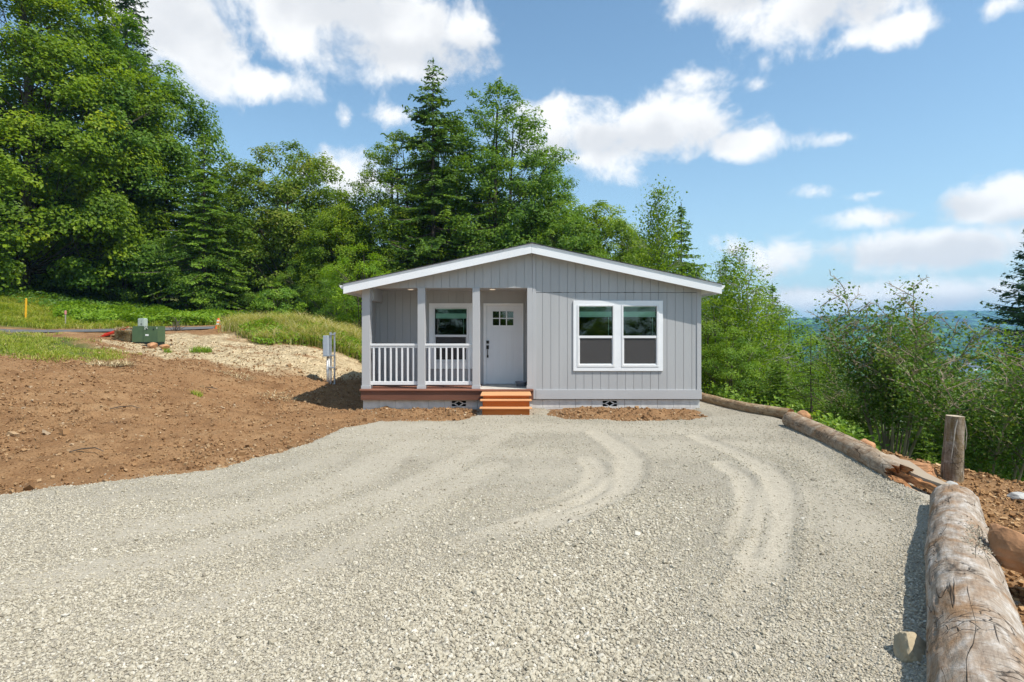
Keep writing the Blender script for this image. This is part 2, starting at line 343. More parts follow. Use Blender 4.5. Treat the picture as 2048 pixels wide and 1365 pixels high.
def height(x, y, detail=True):
    x = np.asarray(x, float); y = np.asarray(y, float)
    z = height0(x, y)
    if detail:
        g = sdist(x, y, GRAVEL); ld = log_d(x, y); rd = dist_poly(x, y, ROADC)
        amp = sstep(.05, -.5, g)*sstep(2.2, 5.5, rd)
        inh = sdist(x, y, [(-3.45, 13.75), (4.4, 13.75), (4.4, 31), (-3.45, 31)])
        amp = amp*(1-sstep(-.05, .05, inh))
        n = fbm(x, y, 0, .55, 3, 3)*.05+fbm(x, y, 0, 2.3, 4, 5)*.075+np.abs(fbm(x, y, 0, 6, 3, 9))*.07
        z = z+amp*(n+.01)
        # flower beds against the foundation: low loose heaps
        for (x0, x1) in ((-3.4, -.95), (1.0, 4.15)):
            b = sdist(x, y, [(x0, 12.05), (x1, 12.05), (x1, 13.5), (x0, 13.5)]); z = z+.035*sstep(-.2, .35, b)
    return z
def h1(x, y): return float(height(np.array([x]), np.array([y]))[0])

def axis(fine0, fine1, step, lo, hi, grow=1.10):
    a = list(np.arange(fine0, fine1+1e-6, step)); s = step
    while a[-1] < hi: s *= grow; a.append(a[-1]+s)
    s = step; b = []
    c = fine0
    while c > lo: s *= grow; c -= s; b.append(c)
    return np.array(b[::-1]+a)
def grid_mesh(name, xs, ys, zf, attrs, keep=None):
    X, Y = np.meshgrid(xs, ys); Z = zf(X, Y); nx, ny = len(xs), len(ys)
    idx = np.arange(nx*ny).reshape(ny, nx)
    Fc = np.stack([idx[:-1, :-1], idx[:-1, 1:], idx[1:, 1:], idx[1:, :-1]], -1).reshape(-1, 4)
    V = np.stack([X, Y, Z], -1).reshape(-1, 3)
    at_ = {k: f(X, Y).ravel() for k, f in attrs.items()}
    if keep is not None:
        k = keep(X, Y).ravel(); Fc = Fc[k[Fc].any(1)]
        used = np.unique(Fc); rm = np.full(nx*ny, -1); rm[used] = np.arange(len(used)); Fc = rm[Fc]; V = V[used]; at_ = {a: b[used] for a, b in at_.items()}
    return npmesh(name, V, Fc, True, point_attr=at_)

STRAW = [(-12.9, 18.0), (-11.6, 17.2), (-8.6, 16.7), (-6.6, 17.2), (-4.0, 18.6), (-3.6, 22.4), (-6.0, 22.6), (-8.9, 20.3), (-11.0, 21.6), (-12.6, 21.4)]
GRASSL = [(-30, 12.5), (-15.5, 13.4), (-11.7, 13.4), (-10.3, 14.6), (-11.2, 16.0), (-13.7, 18.2), (-18, 19.6), (-30, 20.5)]
MOUND = [(-11.2, 22.2), (-9.0, 20.9), (-6.3, 22.9), (-4.3, 24.0), (-3.7, 31), (-7, 34), (-10, 33), (-13.2, 27.6)]
BANK = [(-60, 27.3), (-27.5, 27.6), (-20.5, 28.6), (-16.5, 31.5), (-15, 36), (-25, 40), (-60, 44)]
def straw_mask(x, y):
    n = fbm(x*.6+y*.2, y, 0, 1.4, 4, 31)
    return sstep(-.45, .35, sdist(x, y, STRAW)+n*1.1)*sstep(-.3, .2, fbm(x*.5+y*.5, y*1.6-x*.5, 0, 1.8, 4, 33)+.40)
def grass_mask(x, y):
    n = fbm(x, y, 0, .9, 3, 41)
    a = np.maximum.reduce([sstep(-.3, .7, sdist(x, y, p)+n*.7) for p in (GRASSL, MOUND, BANK)])
    far = np.maximum(sstep(31, 35, y+n*2), sstep(0, 1.0, log_d(x, y)-.45-2.0*(1-sstep(7.2, 9.2, y))+n*.4))
    return np.maximum(a, far)
def ground_material():
    def ex(t, p, mp):
        N, L = t.nodes, t.links
        tc = N.new('ShaderNodeTexCoord')
        def noise(s, d=5, r=.6):
            n = N.new('ShaderNodeTexNoise'); n.inputs['Scale'].default_value = s; n.inputs['Detail'].default_value = d; n.inputs['Roughness'].default_value = r
            L.new(tc.outputs['Object'], n.inputs['Vector']); return n.outputs['Fac']
        def ramp(fac, cols):
            r = N.new('ShaderNodeValToRGB'); e = r.color_ramp.elements
            while len(e) < len(cols): e.new(.5)
            for i, (q, c) in enumerate(cols): e[i].position = q; e[i].color = (*c, 1)
            L.new(fac, r.inputs[0]); return r.outputs[0]
        def mix(f, a, b, bt='MIX'):
            m = N.new('ShaderNodeMixRGB'); m.blend_type = bt
            if isinstance(f, float): m.inputs[0].default_value = f
            else: L.new(f, m.inputs[0])
            L.new(a, m.inputs[1]); L.new(b, m.inputs[2]); return m.outputs[0]
        def attr(n):
            a = N.new('ShaderNodeAttribute'); a.attribute_name = n; return a.outputs['Fac']
        dirt = ramp(noise(1.3, 8, .65), [(.25, (.155, .082, .038)), (.45, (.245, .135, .063)), (.6, (.30, .175, .085)), (.8, (.37, .24, .125))])
        speck = ramp(noise(38, 5, .7), [(.30, (.45, .42, .40)), (.5, (1, 1, 1)), (.72, (1.25, 1.3, 1.35))])
        dirt = mix(1.0, dirt, speck, 'MULTIPLY')
        straw = ramp(noise(30, 5, .7), [(.25, (.26, .17, .09)), (.42, (.52, .41, .25)), (.7, (.68, .57, .38))])
        green = ramp(noise(4, 6, .7), [(.3, (.035, .045, .015)), (.5, (.09, .11, .03)), (.7, (.16, .15, .05))])
        c = mix(attr('straw'), dirt, straw); c = mix(attr('grass'), c, green)
        L.new(c, p.inputs['Base Color'])
        b = N.new('ShaderNodeBump'); b.inputs['Strength'].default_value = .9; b.inputs['Distance'].default_value = .03
        L.new(noise(26, 7, .7), b.inputs['Height']); L.new(b.outputs[0], p.inputs['Normal'])
    return mat('bare_dirt', rough=.95, spec=.1, extra=ex)
M['ground'] = ground_material()
gx = axis(-13, 7, .06, -260, 320, 1.07); gy = axis(3.0, 21, .07, -60, 420, 1.07)
g = link('ground', grid_mesh('ground', gx, gy, height, {'straw': straw_mask, 'grass': grass_mask}), None, M['ground'])
tag(g, kind='structure')
def road_strip(name, pts, w, lift, m, kind='structure'):
    P = np.array(pts, float); seg = np.r_[0, np.cumsum(np.hypot(*np.diff(P, axis=0).T))]
    s = np.arange(0, seg[-1], .5); x = np.interp(s, seg, P[:, 0]); y = np.interp(s, seg, P[:, 1])
    for _ in range(8): x[1:-1] = (x[:-2]+x[1:-1]*2+x[2:])/4; y[1:-1] = (y[:-2]+y[1:-1]*2+y[2:])/4
    tx = np.gradient(x); ty = np.gradient(y); L = np.hypot(tx, ty); nx_, ny_ = -ty/L, tx/L
    K = 9; o = np.linspace(-w/2, w/2, K); X = x[:, None]+nx_[:, None]*o; Y = y[:, None]+ny_[:, None]*o
    Z = height(X, Y)+lift; n = len(s); idx = np.arange(n*K).reshape(n, K)
    Fc = np.stack([idx[:-1, :-1], idx[1:, :-1], idx[1:, 1:], idx[:-1, 1:]], -1).reshape(-1, 4)
    return tag(link(name, npmesh(name, np.stack([X, Y, Z], -1).reshape(-1, 3), Fc, True), None, m), kind=kind)
M['road'] = mat('worn_asphalt', (.13, .13, .132), .9, .2, noise=(3, 8, .75, 1.25), bump=(60, .5, .01))
road_strip('road', ROADC, 4.4, .05, M['road']); road_strip('side_road', ROAD2, 4.0, .05, M['road'])
vm = mat('valley_floor', (.05, .085, .03), .95, .1, noise=(.01, 6, .6, 1.4))
vb = MB(); vb.add([(-3000, -3000, -62), (6000, -3000, -62), (6000, 7000, -62), (-3000, 7000, -62)], [(0, 1, 2, 3)])
tag(vb.build('valley_floor', vm), kind='structure')

# ------------------------------------------------------------------ gravel drive
def px2(l): return [gpt(a, b) for a, b in l]
TRK = [(px2([(1196,871),(1234,895),(1266,925),(1262,955),(1235,985),(1190,1010),(1137,1035),(1056,1065),(960,1100)]), .20, 1.0),
       (px2([(1180,925),(1200,950),(1190,980),(1150,1005),(1100,1020)]), .16, .9),
       (px2([(1395,879),(1459,906),(1524,936),(1556,970),(1563,1010),(1556,1060),(1538,1121),(1512,1200),(1490,1240)]), .17, 1.0),
       (px2([(1443,935),(1486,960),(1505,997),(1502,1045),(1480,1110)]), .14, .95),
       (px2([(1003,874),(930,920),(815,981),(600,1055),(300,1130),(0,1190),(-300,1230)]), .20, .85),
       (px2([(825,890),(707,965),(600,1003),(350,1055),(0,1095)]), .28, .8),
       (px2([(1000,935),(900,980),(761,1070),(600,1150),(350,1235),(0,1320)]), .16, .7),
       (px2([(740,880),(640,930),(450,985),(200,1010),(0,1030)]), .22, .5),
       (px2([(1000,858),(1250,862),(1500,868),(1560,875)]), .5, .7),
       (px2([(760,862),(900,866),(1050,860)]), .55, .55),
       (px2([(1650,1000),(1720,1080),(1700,1180),(1640,1240)]), .26, .5),
       (px2([(1600,900),(1700,990),(1760,1040)]), .22, .5)]
def track(x, y):
    m = np.zeros(np.shape(x)); wob = fbm(x, y, 0, 1.6, 3, 61)
    for pts, w, s in TRK:
        d = dist_poly(x, y, pts)+wob*.07; en = np.hypot(x-pts[-1][0], y-pts[-1][1]); m = np.maximum(m, .95*s*sstep(.0, 1.1, en)*(1-sstep(w*.55, w*1.6, d+fbm(x, y, 0, 6, 2, 62)*.05)))
    fine = sstep(.0, .55, fbm(x*.7+y*.25, y, 0, .8, 4, 63)+.04)*.55*sstep(3.9, 6, y)
    return np.clip(np.maximum(m, fine), 0, 1)
def gravel_edge(x, y):
    return sdist(x, y, GRAVEL)+fbm(x, y, 0, 2.2, 4, 71)*.14+fbm(x, y, 0, 9, 3, 75)*.05
def gravel_z(x, y):
    e = gravel_edge(x, y); t = track(x, y)
    z = -.09+.125*sstep(-.30, .16, e)
    rut = np.zeros(np.shape(x))
    for pts, w, s in TRK[:4]:
        d = dist_poly(x, y, pts); rut += s*(-.018*(1-sstep(w*.6, w*1.1, d))+.014*np.exp(-((d-w*1.35)/.05)**2))
    rut = rut+.075*(1-sstep(.10, .46, -log_d(x, y)+.05*fbm(x, y, 0, 3, 2, 78)))*sstep(2.0, 2.6, y)*(1-sstep(9, 12, y))  # gravel banked against the near logs, shaped to narrow the shadow they cast
    return height0(x, y)+z+rut+.012*fbm(x, y, 0, .8, 3, 73)*(1-t)+.006*fbm(x, y, 0, 9, 2, 74)*(1-.7*t)
def gravel_material():
    def ex(t, p, mp):
        N, L = t.nodes, t.links; tc = N.new('ShaderNodeTexCoord')
        def noise(s, d=5, r=.6):
            n = N.new('ShaderNodeTexNoise'); n.inputs['Scale'].default_value = s; n.inputs['Detail'].default_value = d; n.inputs['Roughness'].default_value = r
            L.new(tc.outputs['Object'], n.inputs['Vector']); return n.outputs['Fac']
        def vor(s, out='Color'):
            v = N.new('ShaderNodeTexVoronoi'); v.inputs['Scale'].default_value = s; L.new(tc.outputs['Object'], v.inputs['Vector']); return v.outputs[out]
        def ramp(fac, cols):
            r = N.new('ShaderNodeValToRGB'); e = r.color_ramp.elements
            while len(e) < len(cols): e.new(.5)
            for i, (q, c) in enumerate(cols): e[i].position = q; e[i].color = (*c, 1)
            L.new(fac, r.inputs[0]); return r.outputs[0]
        def mix(f, a, b, bt='MIX'):
            m = N.new('ShaderNodeMixRGB'); m.blend_type = bt
            if isinstance(f, float): m.inputs[0].default_value = f
            else: L.new(f, m.inputs[0])
            L.new(a, m.inputs[1]); L.new(b, m.inputs[2]); return m.outputs[0]
        a = N.new('ShaderNodeAttribute'); a.attribute_name = 'track'
        base = ramp(noise(.9, 5), [(.3, (.34, .30, .23)), (.7, (.432, .388, .305))])
        sp = ramp(vor(75), [(.1, (.70, .70, .70)), (.5, (1, 1, 1)), (.9, (1.2, 1.2, 1.22))])
        c = mix(.75, base, sp, 'MULTIPLY')
        fines = mix(.55, ramp(noise(22, 6, .7), [(.3, (.36, .318, .245)), (.7, (.46, .412, .325))]), ramp(vor(95), [(.1, (.45, .45, .45)), (.5, (1, 1, 1)), (.9, (1.2, 1.2, 1.2))]), 'MULTIPLY')
        c = mix(a.outputs['Fac'], c, fines); L.new(c, p.inputs['Base Color'])
        m1 = N.new('ShaderNodeMath'); m1.operation = 'SUBTRACT'; m1.inputs[0].default_value = 1.3; L.new(a.outputs['Fac'], m1.inputs[1])
        b = N.new('ShaderNodeBump'); L.new(m1.outputs[0], b.inputs['Strength']); b.inputs['Distance'].default_value = .010; b.invert = True
        L.new(vor(70, 'Distance'), b.inputs['Height'])
        b2 = N.new('ShaderNodeBump'); b2.inputs['Strength'].default_value = .5; b2.inputs['Distance'].default_value = .008
        L.new(noise(90, 4, .7), b2.inputs['Height']); L.new(b.outputs[0], b2.inputs['Normal']); L.new(b2.outputs[0], p.inputs['Normal'])
    return mat('crushed_gravel', rough=.95, spec=.1, extra=ex)
M['gravel'] = gravel_material()
gxs = axis(-7, 6.3, .04, -14, 6.4); gys = axis(2.6, 14, .04, -2, 21, 1.08)
g = link('gravel_driveway', grid_mesh('gravel_driveway', gxs, gys, gravel_z, {'track': track}, keep=lambda x, y: gravel_edge(x, y) > -.32), None, M['gravel'])
tag(g, kind='structure')

# stones
def icosa():
    t = (1+5**.5)/2
    v = np.array([(-1,t,0),(1,t,0),(-1,-t,0),(1,-t,0),(0,-1,t),(0,1,t),(0,-1,-t),(0,1,-t),(t,0,-1),(t,0,1),(-t,0,-1),(-t,0,1)], float); v /= np.linalg.norm(v[0])
    f = np.array([(0,11,5),(0,5,1),(0,1,7),(0,7,10),(0,10,11),(1,5,9),(5,11,4),(11,10,2),(10,7,6),(7,1,8),(3,9,4),(3,4,2),(3,2,6),(3,6,8),(3,8,9),(4,9,5),(2,4,11),(6,2,10),(8,6,7),(9,8,1)])
    return v, f
CUBEV = np.array([(x, y, z) for z in (-1, 1) for y in (-1, 1) for x in (-1, 1)], float)*.62
CUBEF = np.array([(0,2,3),(0,3,1),(4,5,7),(4,7,6),(0,1,5),(0,5,4),(2,6,7),(2,7,3),(0,4,6),(0,6,2),(1,3,7),(1,7,5)])
def stones(name, P, size, tint, m, flat=.6, jit=.28, lowpoly=False, sink=.25):
    bv, bf = (CUBEV, CUBEF) if lowpoly else icosa(); n = len(P); k = len(bv)
    v = bv[None]*(1+jit*(rng.random((n, k, 1))*2-1))+rng.normal(0, jit*.22, (n, k, 3))
    sc = np.stack([np.ones(n), rng.uniform(.6, 1, n), rng.uniform(flat*.7, flat*1.3, n)], -1)
    v = v*sc[:, None]*(size[:, None, None]*.5)
    a = rng.uniform(0, 2*pi, n); tx = rng.normal(0, .35, n); ty = rng.normal(0, .35, n)
    def rot(v, i, j, a):
        c, s = np.cos(a)[:, None], np.sin(a)[:, None]; vi = v[..., i]*c-v[..., j]*s; vj = v[..., i]*s+v[..., j]*c
        v = v.copy(); v[..., i] = vi; v[..., j] = vj; return v
    v = rot(rot(rot(v, 0, 2, tx), 1, 2, ty), 0, 1, a)
    v = v+P[:, None]; v[..., 2] += (size*flat*.5*(1-sink*2))[:, None]
    Fc = (bf[None]+np.arange(n)[:, None, None]*k).reshape(-1, 3)
    return link(name, npmesh(name, v.reshape(-1, 3), Fc, False, face_attr={'tint': np.repeat(tint, len(bf))}), None, m)
M['stone'] = tintmat('pale_crushed_stone', [(.215, .186, .141), (.342, .30, .221), (.43, .382, .287), (.467, .418, .32), (.514, .465, .369), (.607, .566, .48)], bump=(120, .3, .004))
def scatter(n, x0, x1, y0, y1, dens):
    x = rng.uniform(x0, x1, n); y = rng.uniform(y0, y1, n); d = dens(x, y); k = rng.random(n) < d
    return x[k], y[k]
def view_ok(x, y, m=.3): return np.abs(x) < y*.93+m
COARSE = px2([(1330, 990), (1150, 1120), (1050, 1290), (1100, 1500)])
def coarse_m(x, y): return 1-sstep(.15, .95, dist_poly(x, y, COARSE)*(1+0*x)+.25*fbm(x, y, 0, 1.5, 3, 83)-.10*(6-y))
def gdens(k0, k1):
    def f(x, y):
        t = track(x, y); e = gravel_edge(x, y)
        coarse = sstep(-.35, .3, fbm(x*.8+y*.3, y*.9, 0, .7, 3, 81)+.15)
        return np.where(e > 0, 1, .10*(e > -.28))*view_ok(x, y)*(k0+(k1-k0)*np.maximum(coarse, coarse_m(x, y)))*(1-.90*t)*(log_d(x, y) < -.10)
    return f
bands = [(2.6, 5.0, 90000, .5, .6, (.007, .014), True), (2.6, 4.3, 74000, .55, 1., (.011, .026), False), (4.3, 6.2, 84000, .30, .95, (.010, .025), False), (6.2, 9, 84000, .22, .85, (.011, .027), True), (9, 14, 64000, .18, .7, (.014, .030), True)]
PX, PS = [], []
for i, (y0, y1, n, k0, k1, (s0, s1), lp) in enumerate(bands):
    x, y = scatter(n, max(-y1*.95, -7.5), min(y1*.95, 6.1), y0, y1, gdens(k0, k1))
    s = s0+(s1-s0)*rng.random(len(x))**2.0+.03*(rng.random(len(x)) > .985)*(s1 > .02)*rng.random(len(x))
    s = s*(1+.30*coarse_m(x, y)*(s > .012)); P = np.stack([x, y, np.maximum(gravel_z(x, y), height(x, y))], -1); tn = np.clip(rng.normal(.5, .22, len(x)), 0, 1)
    o = stones('gravel', P, s, tn, M['stone'], lowpoly=lp); tag(o, ['fine stone chips between the nearest gravel', 'coarse pale gravel lying in the nearest foreground', 'pale gravel spread over the near half of the drive', 'pale gravel spread over the middle of the drive', 'pale gravel in front of the grey house'][i], 'gravel', kind='stuff')
# dirt clods
M['clod'] = tintmat('dirt_clods', [(.14, .074, .033), (.235, .127, .059), (.305, .178, .084), (.38, .25, .135), (.47, .36, .24)], bump=(60, .5, .006))
def clod_d(x, y):
    return (gravel_edge(x, y) < .02)*view_ok(x, y, 1)*(sdist(x, y, [(-3.5, 13.6), (4.45, 13.6), (4.45, 30), (-3.5, 30)]) < -.03)*(log_d(x, y) < -.3)*(1-.9*grass_mask(x, y))*(1-.65*straw_mask(x, y))*(.35+.65*sstep(-.2, .4, fbm(x, y, 0, 1.1, 3, 91)))
x, y = scatter(110000, -14, 4.3, 5.5, 20, clod_d)
s = .016+.055*rng.random(len(x))**3+.12*(rng.random(len(x)) > .992)*rng.random(len(x))
tag(stones('dirt_clods', np.stack([x, y, height(x, y)], -1), s, np.clip(rng.normal(.45, .2, len(x)), 0, 1), M['clod'], lowpoly=True, flat=.75), 'loose brown clods over the bare soil left of the drive', 'dirt', kind='stuff')
def clod_r(x, y): d = log_d(x, y); return (d > .2)*(d < .5+2.3*(1-sstep(7.2, 9.2, y)))*view_ok(x, y, 1)
M['oclod'] = tintmat('ochre_clods', [(.20, .10, .04), (.33, .18, .075), (.42, .25, .115), (.52, .36, .20)], bump=(60, .5, .006))
x, y = scatter(42000, 2, 8.5, 2.2, 12, clod_r)
s = .016+.05*rng.random(len(x))**3+.10*(rng.random(len(x)) > .99)*rng.random(len(x))
tag(stones('spoil_clods', np.stack([x, y, height(x, y)], -1), s, np.clip(rng.normal(.5, .22, len(x)), 0, 1), M['oclod'], lowpoly=True, flat=.75), 'loose ochre soil on the bank behind the logs', 'dirt', kind='stuff')

# ------------------------------------------------------------------ the house
FW, BW = 13.6, 14.8; XL, XR, RX = -3.59, 4.51, .47
HB = 31.2
def roof_z(x, drop=0.0): return 3.938-.216*abs(x-RX)-drop
house = empty('manufactured_house', (RX, FW, 0), 'small grey manufactured house with a white gable edge and a recessed porch', 'house')
def hpart(mb, name, m, parent=None, **k):
    o = mb.build(name, m, None, **k)
    p = parent or house; o.parent = p; o.matrix_parent_inverse = p.matrix_world.inverted() if False else o.matrix_parent_inverse
    if p is house:
        o.data.transform(__import__('mathutils').Matrix.Translation((-RX, -FW, 0)))
    return o
from mathutils import Matrix
SH = Matrix.Translation((-RX, -FW, 0))
def hp(mb, name, m, parent=None, **k):
    o = mb.build(name, m, parent or house, **k); o.data.transform(SH); return o
def board_wall(mb, x0, x1, zb, zt, y, off, holes=(), step=.1985, th=.014, gap=.0085):
    """vertical grooved boards; zt is a number or a function of x"""
    f = zt if callable(zt) else (lambda x: zt)
    xs = [x0]+[v for v in np.arange(off-60*step, off+60*step, step) if x0+.01 < v < x1-.01]+[x1]
    ex = sorted(set(xs+[h[0] for h in holes if x0 < h[0] < x1]+[h[1] for h in holes if x0 < h[1] < x1]+([RX] if x0 < RX < x1 else [])))
    for a, b in zip(ex[:-1], ex[1:]):
        ga = gap/2 if a in xs and a != x0 else 0; gb = gap/2 if b in xs and b != x1 else 0; c = (a+b)/2
        spans = [(zb, None)]
        for (h0, h1_, z0, z1) in holes:
            if h0-1e-6 < c < h1_+1e-6: spans = [(zb, z0), (z1, None)]
        for s0, s1 in spans:
            ta = f(a+ga) if s1 is None else s1; tb = f(b-gb) if s1 is None else s1
            if max(ta, tb) <= s0+.001: continue
            mb.prism([(a+ga, s0), (b-gb, s0), (b-gb, max(tb, s0)), (a+ga, max(ta, s0))], y, y+th)
            mb.prism([(a, s0), (b, s0), (b, max(tb, s0)), (a, max(ta, s0))], y+th+.001, y+.075)
    return mb
WH = (1.555, 3.505, 1.02, 2.505)        # opening of the paired window
top = lambda x: roof_z(x, .05)
hp(board_wall(MB(), .574, XR-.09, .476, 2.797, FW, .7297, [WH]), 'siding', M['siding'])
hp(board_wall(MB(), .574, XR-.09, 2.806, top, FW, .7297), 'gable_siding', M['siding'])
hp(board_wall(MB(), XL, .484, 2.91, top, FW, .298), 'gable_siding', M['siding'])
# dark joint of the flashing between the panels
zj = MB(); rj = random.Random(3)
for k in range(11):
    x = .60+k*.345+rj.uniform(-.05, .05); hp(MB().box(x, x+rj.uniform(.12, .3), FW-.0015, FW+.01, 2.7965, 2.7965+rj.choice([.006, .009, .012])), 'panel_joint', M['black'])
# porch inside walls
PWH = (-2.055, -1.13, 1.06, 2.50)
hp(board_wall(MB(), XL+.05, .37, .50, 2.96, BW, .335, [PWH, (-.72, .245, .3, 2.57)]), 'porch_back_wall', M['siding'])
sw = MB()
for y0 in np.arange(FW+.19, BW, .1985): sw.box(XL, XL+.05, y0+.004, min(y0+.1945, BW-.003), .50, 2.93)
sw.box(XL+.002, XL+.042, FW+.19, BW, .5, 2.93); hp(sw, 'porch_side_wall', M['siding'])
sw = MB().box(.372, .45, FW+.004, BW+.08, .50, 2.93); hp(sw, 'porch_side_wall', M['siding'])
hp(MB().box(XL+.06, -3.36, FW+.17, BW-.002, 2.62, 2.925), 'porch_beam', M['trim'], bevel=.004)
hp(MB().box(XL+.01, .37, FW+.08, BW-.002, 2.93, 2.96), 'porch_ceiling', M['ceil'])
for lx in (-2.54, -.49):
    o = hp(MB().cyl((lx, 14.25, 2.931), (lx, 14.25, 2.918), .095, .088, 28), 'recessed_light', M['white'])
    hp(MB().cyl((lx, 14.25, 2.9175), (lx, 14.25, 2.914), .068, .066, 28), 'bulb', M['lamp'], parent=o)
# side and rear walls
for xx in (XL, XR-.05):
    sm = MB()
    for y0 in np.arange(BW if xx < 0 else FW+.09, HB-.3, .1985): sm.box(xx, xx+.05, y0+.004, y0+.1945, .476, roof_z(xx, .06))
    sm.box(xx+.008, xx+.042, FW+.1, HB-.2, .4765, roof_z(xx, .061)); sm.box(xx-.012 if xx < 0 else xx+.03, xx+.02 if xx < 0 else xx+.062, FW+.03, HB-.2, .25, .476)
    hp(sm, 'side_wall', M['siding'])
bw = MB(); bw.prism([(XL, .25), (XR, .25), (XR, roof_z(XR, .06)), (RX, roof_z(RX, .06)), (XL, roof_z(XL, .06))], HB-.2, HB-.12); hp(bw, 'rear_wall', M['siding'])
# corner boards, posts, skirt board
hp(MB().box(.484, .573, FW-.018, FW+.05, .256, 2.80).box(.489, .568, FW-.012, FW+.05, 2.80, roof_z(.57, .20)), 'corner_board', M['trim'], bevel=.003)
hp(MB().box(XR-.09, XR+.012, FW-.018, FW+.09, .476, roof_z(XR, .12)), 'corner_board', M['trim'], bevel=.003)
hp(MB().box(.5735, XR+.022, FW-.026, FW+.05, .252, .4755), 'skirt_board', M['trim'], bevel=.003)
for (a, b, tz) in ((-3.588, -3.397, roof_z(XL, .10)), (-2.257, -2.081, 2.91), (-.946, -.771, 2.91), (.362, .483, 2.91)):
    d = .19 if b < .4 else .02
    o = hp(MB().box(a, b, FW-.022, FW+d, .575, tz), 'porch_post', M['trim'], bevel=.004)
    hp(MB().box(a-.014, b+.014 if b < .4 else b, FW-.036, FW+d+.012, .499, .575), 'post_base', M['trim'], parent=o, bevel=.004)
hp(MB().box(-3.39, .36, FW+.078, FW+.16, 2.905, 3.0), 'porch_header', M['trim'])
# railings
for (a, b, b0) in ((-3.397, -2.257, -3.322), (-2.081, -.946, -1.985)):
    r = hp(MB().box(a, b, FW+.03, FW+.10, 1.525, 1.575).box(a, b, FW+.045, FW+.085, 1.475, 1.5245), 'railing', M['vinyl'], bevel=.005)
    hp(MB().box(a, b, FW+.04, FW+.09, .587, .672), 'bottom_rail', M['vinyl'], parent=r, bevel=.005)
    for k in range(8): hp(MB().box(b0+k*.1365-.02, b0+k*.1365+.02, FW+.045, FW+.085, .6725, 1.4745), 'baluster', M['vinyl'], parent=r, bevel=.003)
# deck
dk = MB()
for k in range(28):
    x0 = -3.58+k*.1465
    if x0 < .37: dk.box(x0, min(x0+.141, .371), FW+.022, BW-.001, .462, .495)
hp(dk, 'porch_deck', M['decklip'])
hp(MB().box(-3.625, .512, 13.495, FW+.018, .452, .4965), 'deck_edge_board', M['decklip'], bevel=.008)
hp(MB().box(-3.60, .4835, 13.53, 13.565, .236, .4515).box(.4835, .512, 13.535, 13.575, .24, .4515), 'deck_fascia', M['deck'])
M['dust'] = mat('gravel_dust', (.5, .47, .42), .95, .1, noise=(9, 6, .8, 1.15), bump=(50, .5, .004))
xs_ = np.linspace(-.765, .36, 46); dv = []; 
for i, x in enumerate(xs_):
    yy = 13.50+.05*float(fbm(np.array([x*3]), np.array([2.2]), 0, 2, 3, 5)[0]) if i not in (0, 45) else 13.62
    dv += [(x, max(yy+.01, 13.50), .4985), (x, 14.72, .4985)]
dm = MB(); dm.add(dv, [(2*i, 2*i+2, 2*i+3, 2*i+1) for i in range(45)]); hp(dm, 'door_mat', M['dust'])['label'] = 'dusty pale sheet on the deck in front of the door'
# foundation
fb = MB()
for row, (z0, z1) in enumerate(((-.20, .03), (.036, .2345))):
    x = -3.57-(.2 if row == 0 else .0)
    while x < 4.5:
        a, b = max(x, -3.57), min(x+.386, 4.50); segs = [(a, b)]
        if z1 > .1:
            for vx in (-1.275, 2.345): segs = [q for (c, e) in segs for q in ((c, min(e, vx-.206)), (max(c, vx+.206), e))]
        for c, e in segs:
            if e-c > .02: fb.box(c, e, 13.625, 13.80, z0, z1)
        x += .392
hp(fb, 'foundation', M['block'], bevel=.003)
hp(MB().box(-3.566, 4.496, 13.629, 13.79, -.3, .03).box(-3.566, -3.4, 13.8, HB-.25, -.3, .25).box(4.33, 4.495, 13.8, HB-.25, -.3, .25).box(-3.4, 4.3, HB-.4, HB-.25, -.3, .25), 'foundation_mortar', M['mortar'])
hp(MB().box(-3.5, 4.45, 13.70, 13.78, .2355, .30), 'sill_gap_shade', M['black'])  # black strip painting in the shadow line under the skirt and deck boards
for vx in (-1.275, 2.345):
    v = MB(); w, h0_, h2 = .185, .050, .2335; y0, y1 = 13.628, 13.66; zc = (.075+.205)/2
    v.box(vx-.205, vx+.205, y0, y1, .208, h2).box(vx-.205, vx+.205, y0, y1, .036, .072)
    v.box(vx-.205, vx-.172, y0, y1, .0725, .2075).box(vx+.172, vx+.205, y0, y1, .0725, .2075)
    for sx in (-1, 1):
        for sz in (-1, 1):       # four curved ribs around a pointed star
            pts = [(sx*.095*cos(t)**2.6, sz*.066*sin(t)**2.6) for t in np.linspace(0, pi/2, 9)]; out = [(sx*.125*cos(t)**1.5, sz*.068*sin(t)**1.1+sz*.0) for t in np.linspace(0, pi/2, 9)]
            for i in range(8):
                q = [(vx+pts[i][0], zc+pts[i][1]), (vx+pts[i+1][0], zc+pts[i+1][1]), (vx+out[i+1][0]*.86, zc+out[i+1][1]), (vx+out[i][0]*.86, zc+out[i][1])]
                if sx*sz < 0: q = q[::-1]
                v.prism(q, y0+.002, y1-.004)
    v.box(vx-.172, vx-.09, y0+.003, y1-.004, zc-.009, zc+.009).box(vx+.09, vx+.172, y0+.003, y1-.004, zc-.009, zc+.009)
    o = hp(v, 'foundation_vent', M['block']); hp(MB().box(vx-.17, vx+.17, 13.70, 13.71, .06, .22), 'vent_opening', M['black'], parent=o)
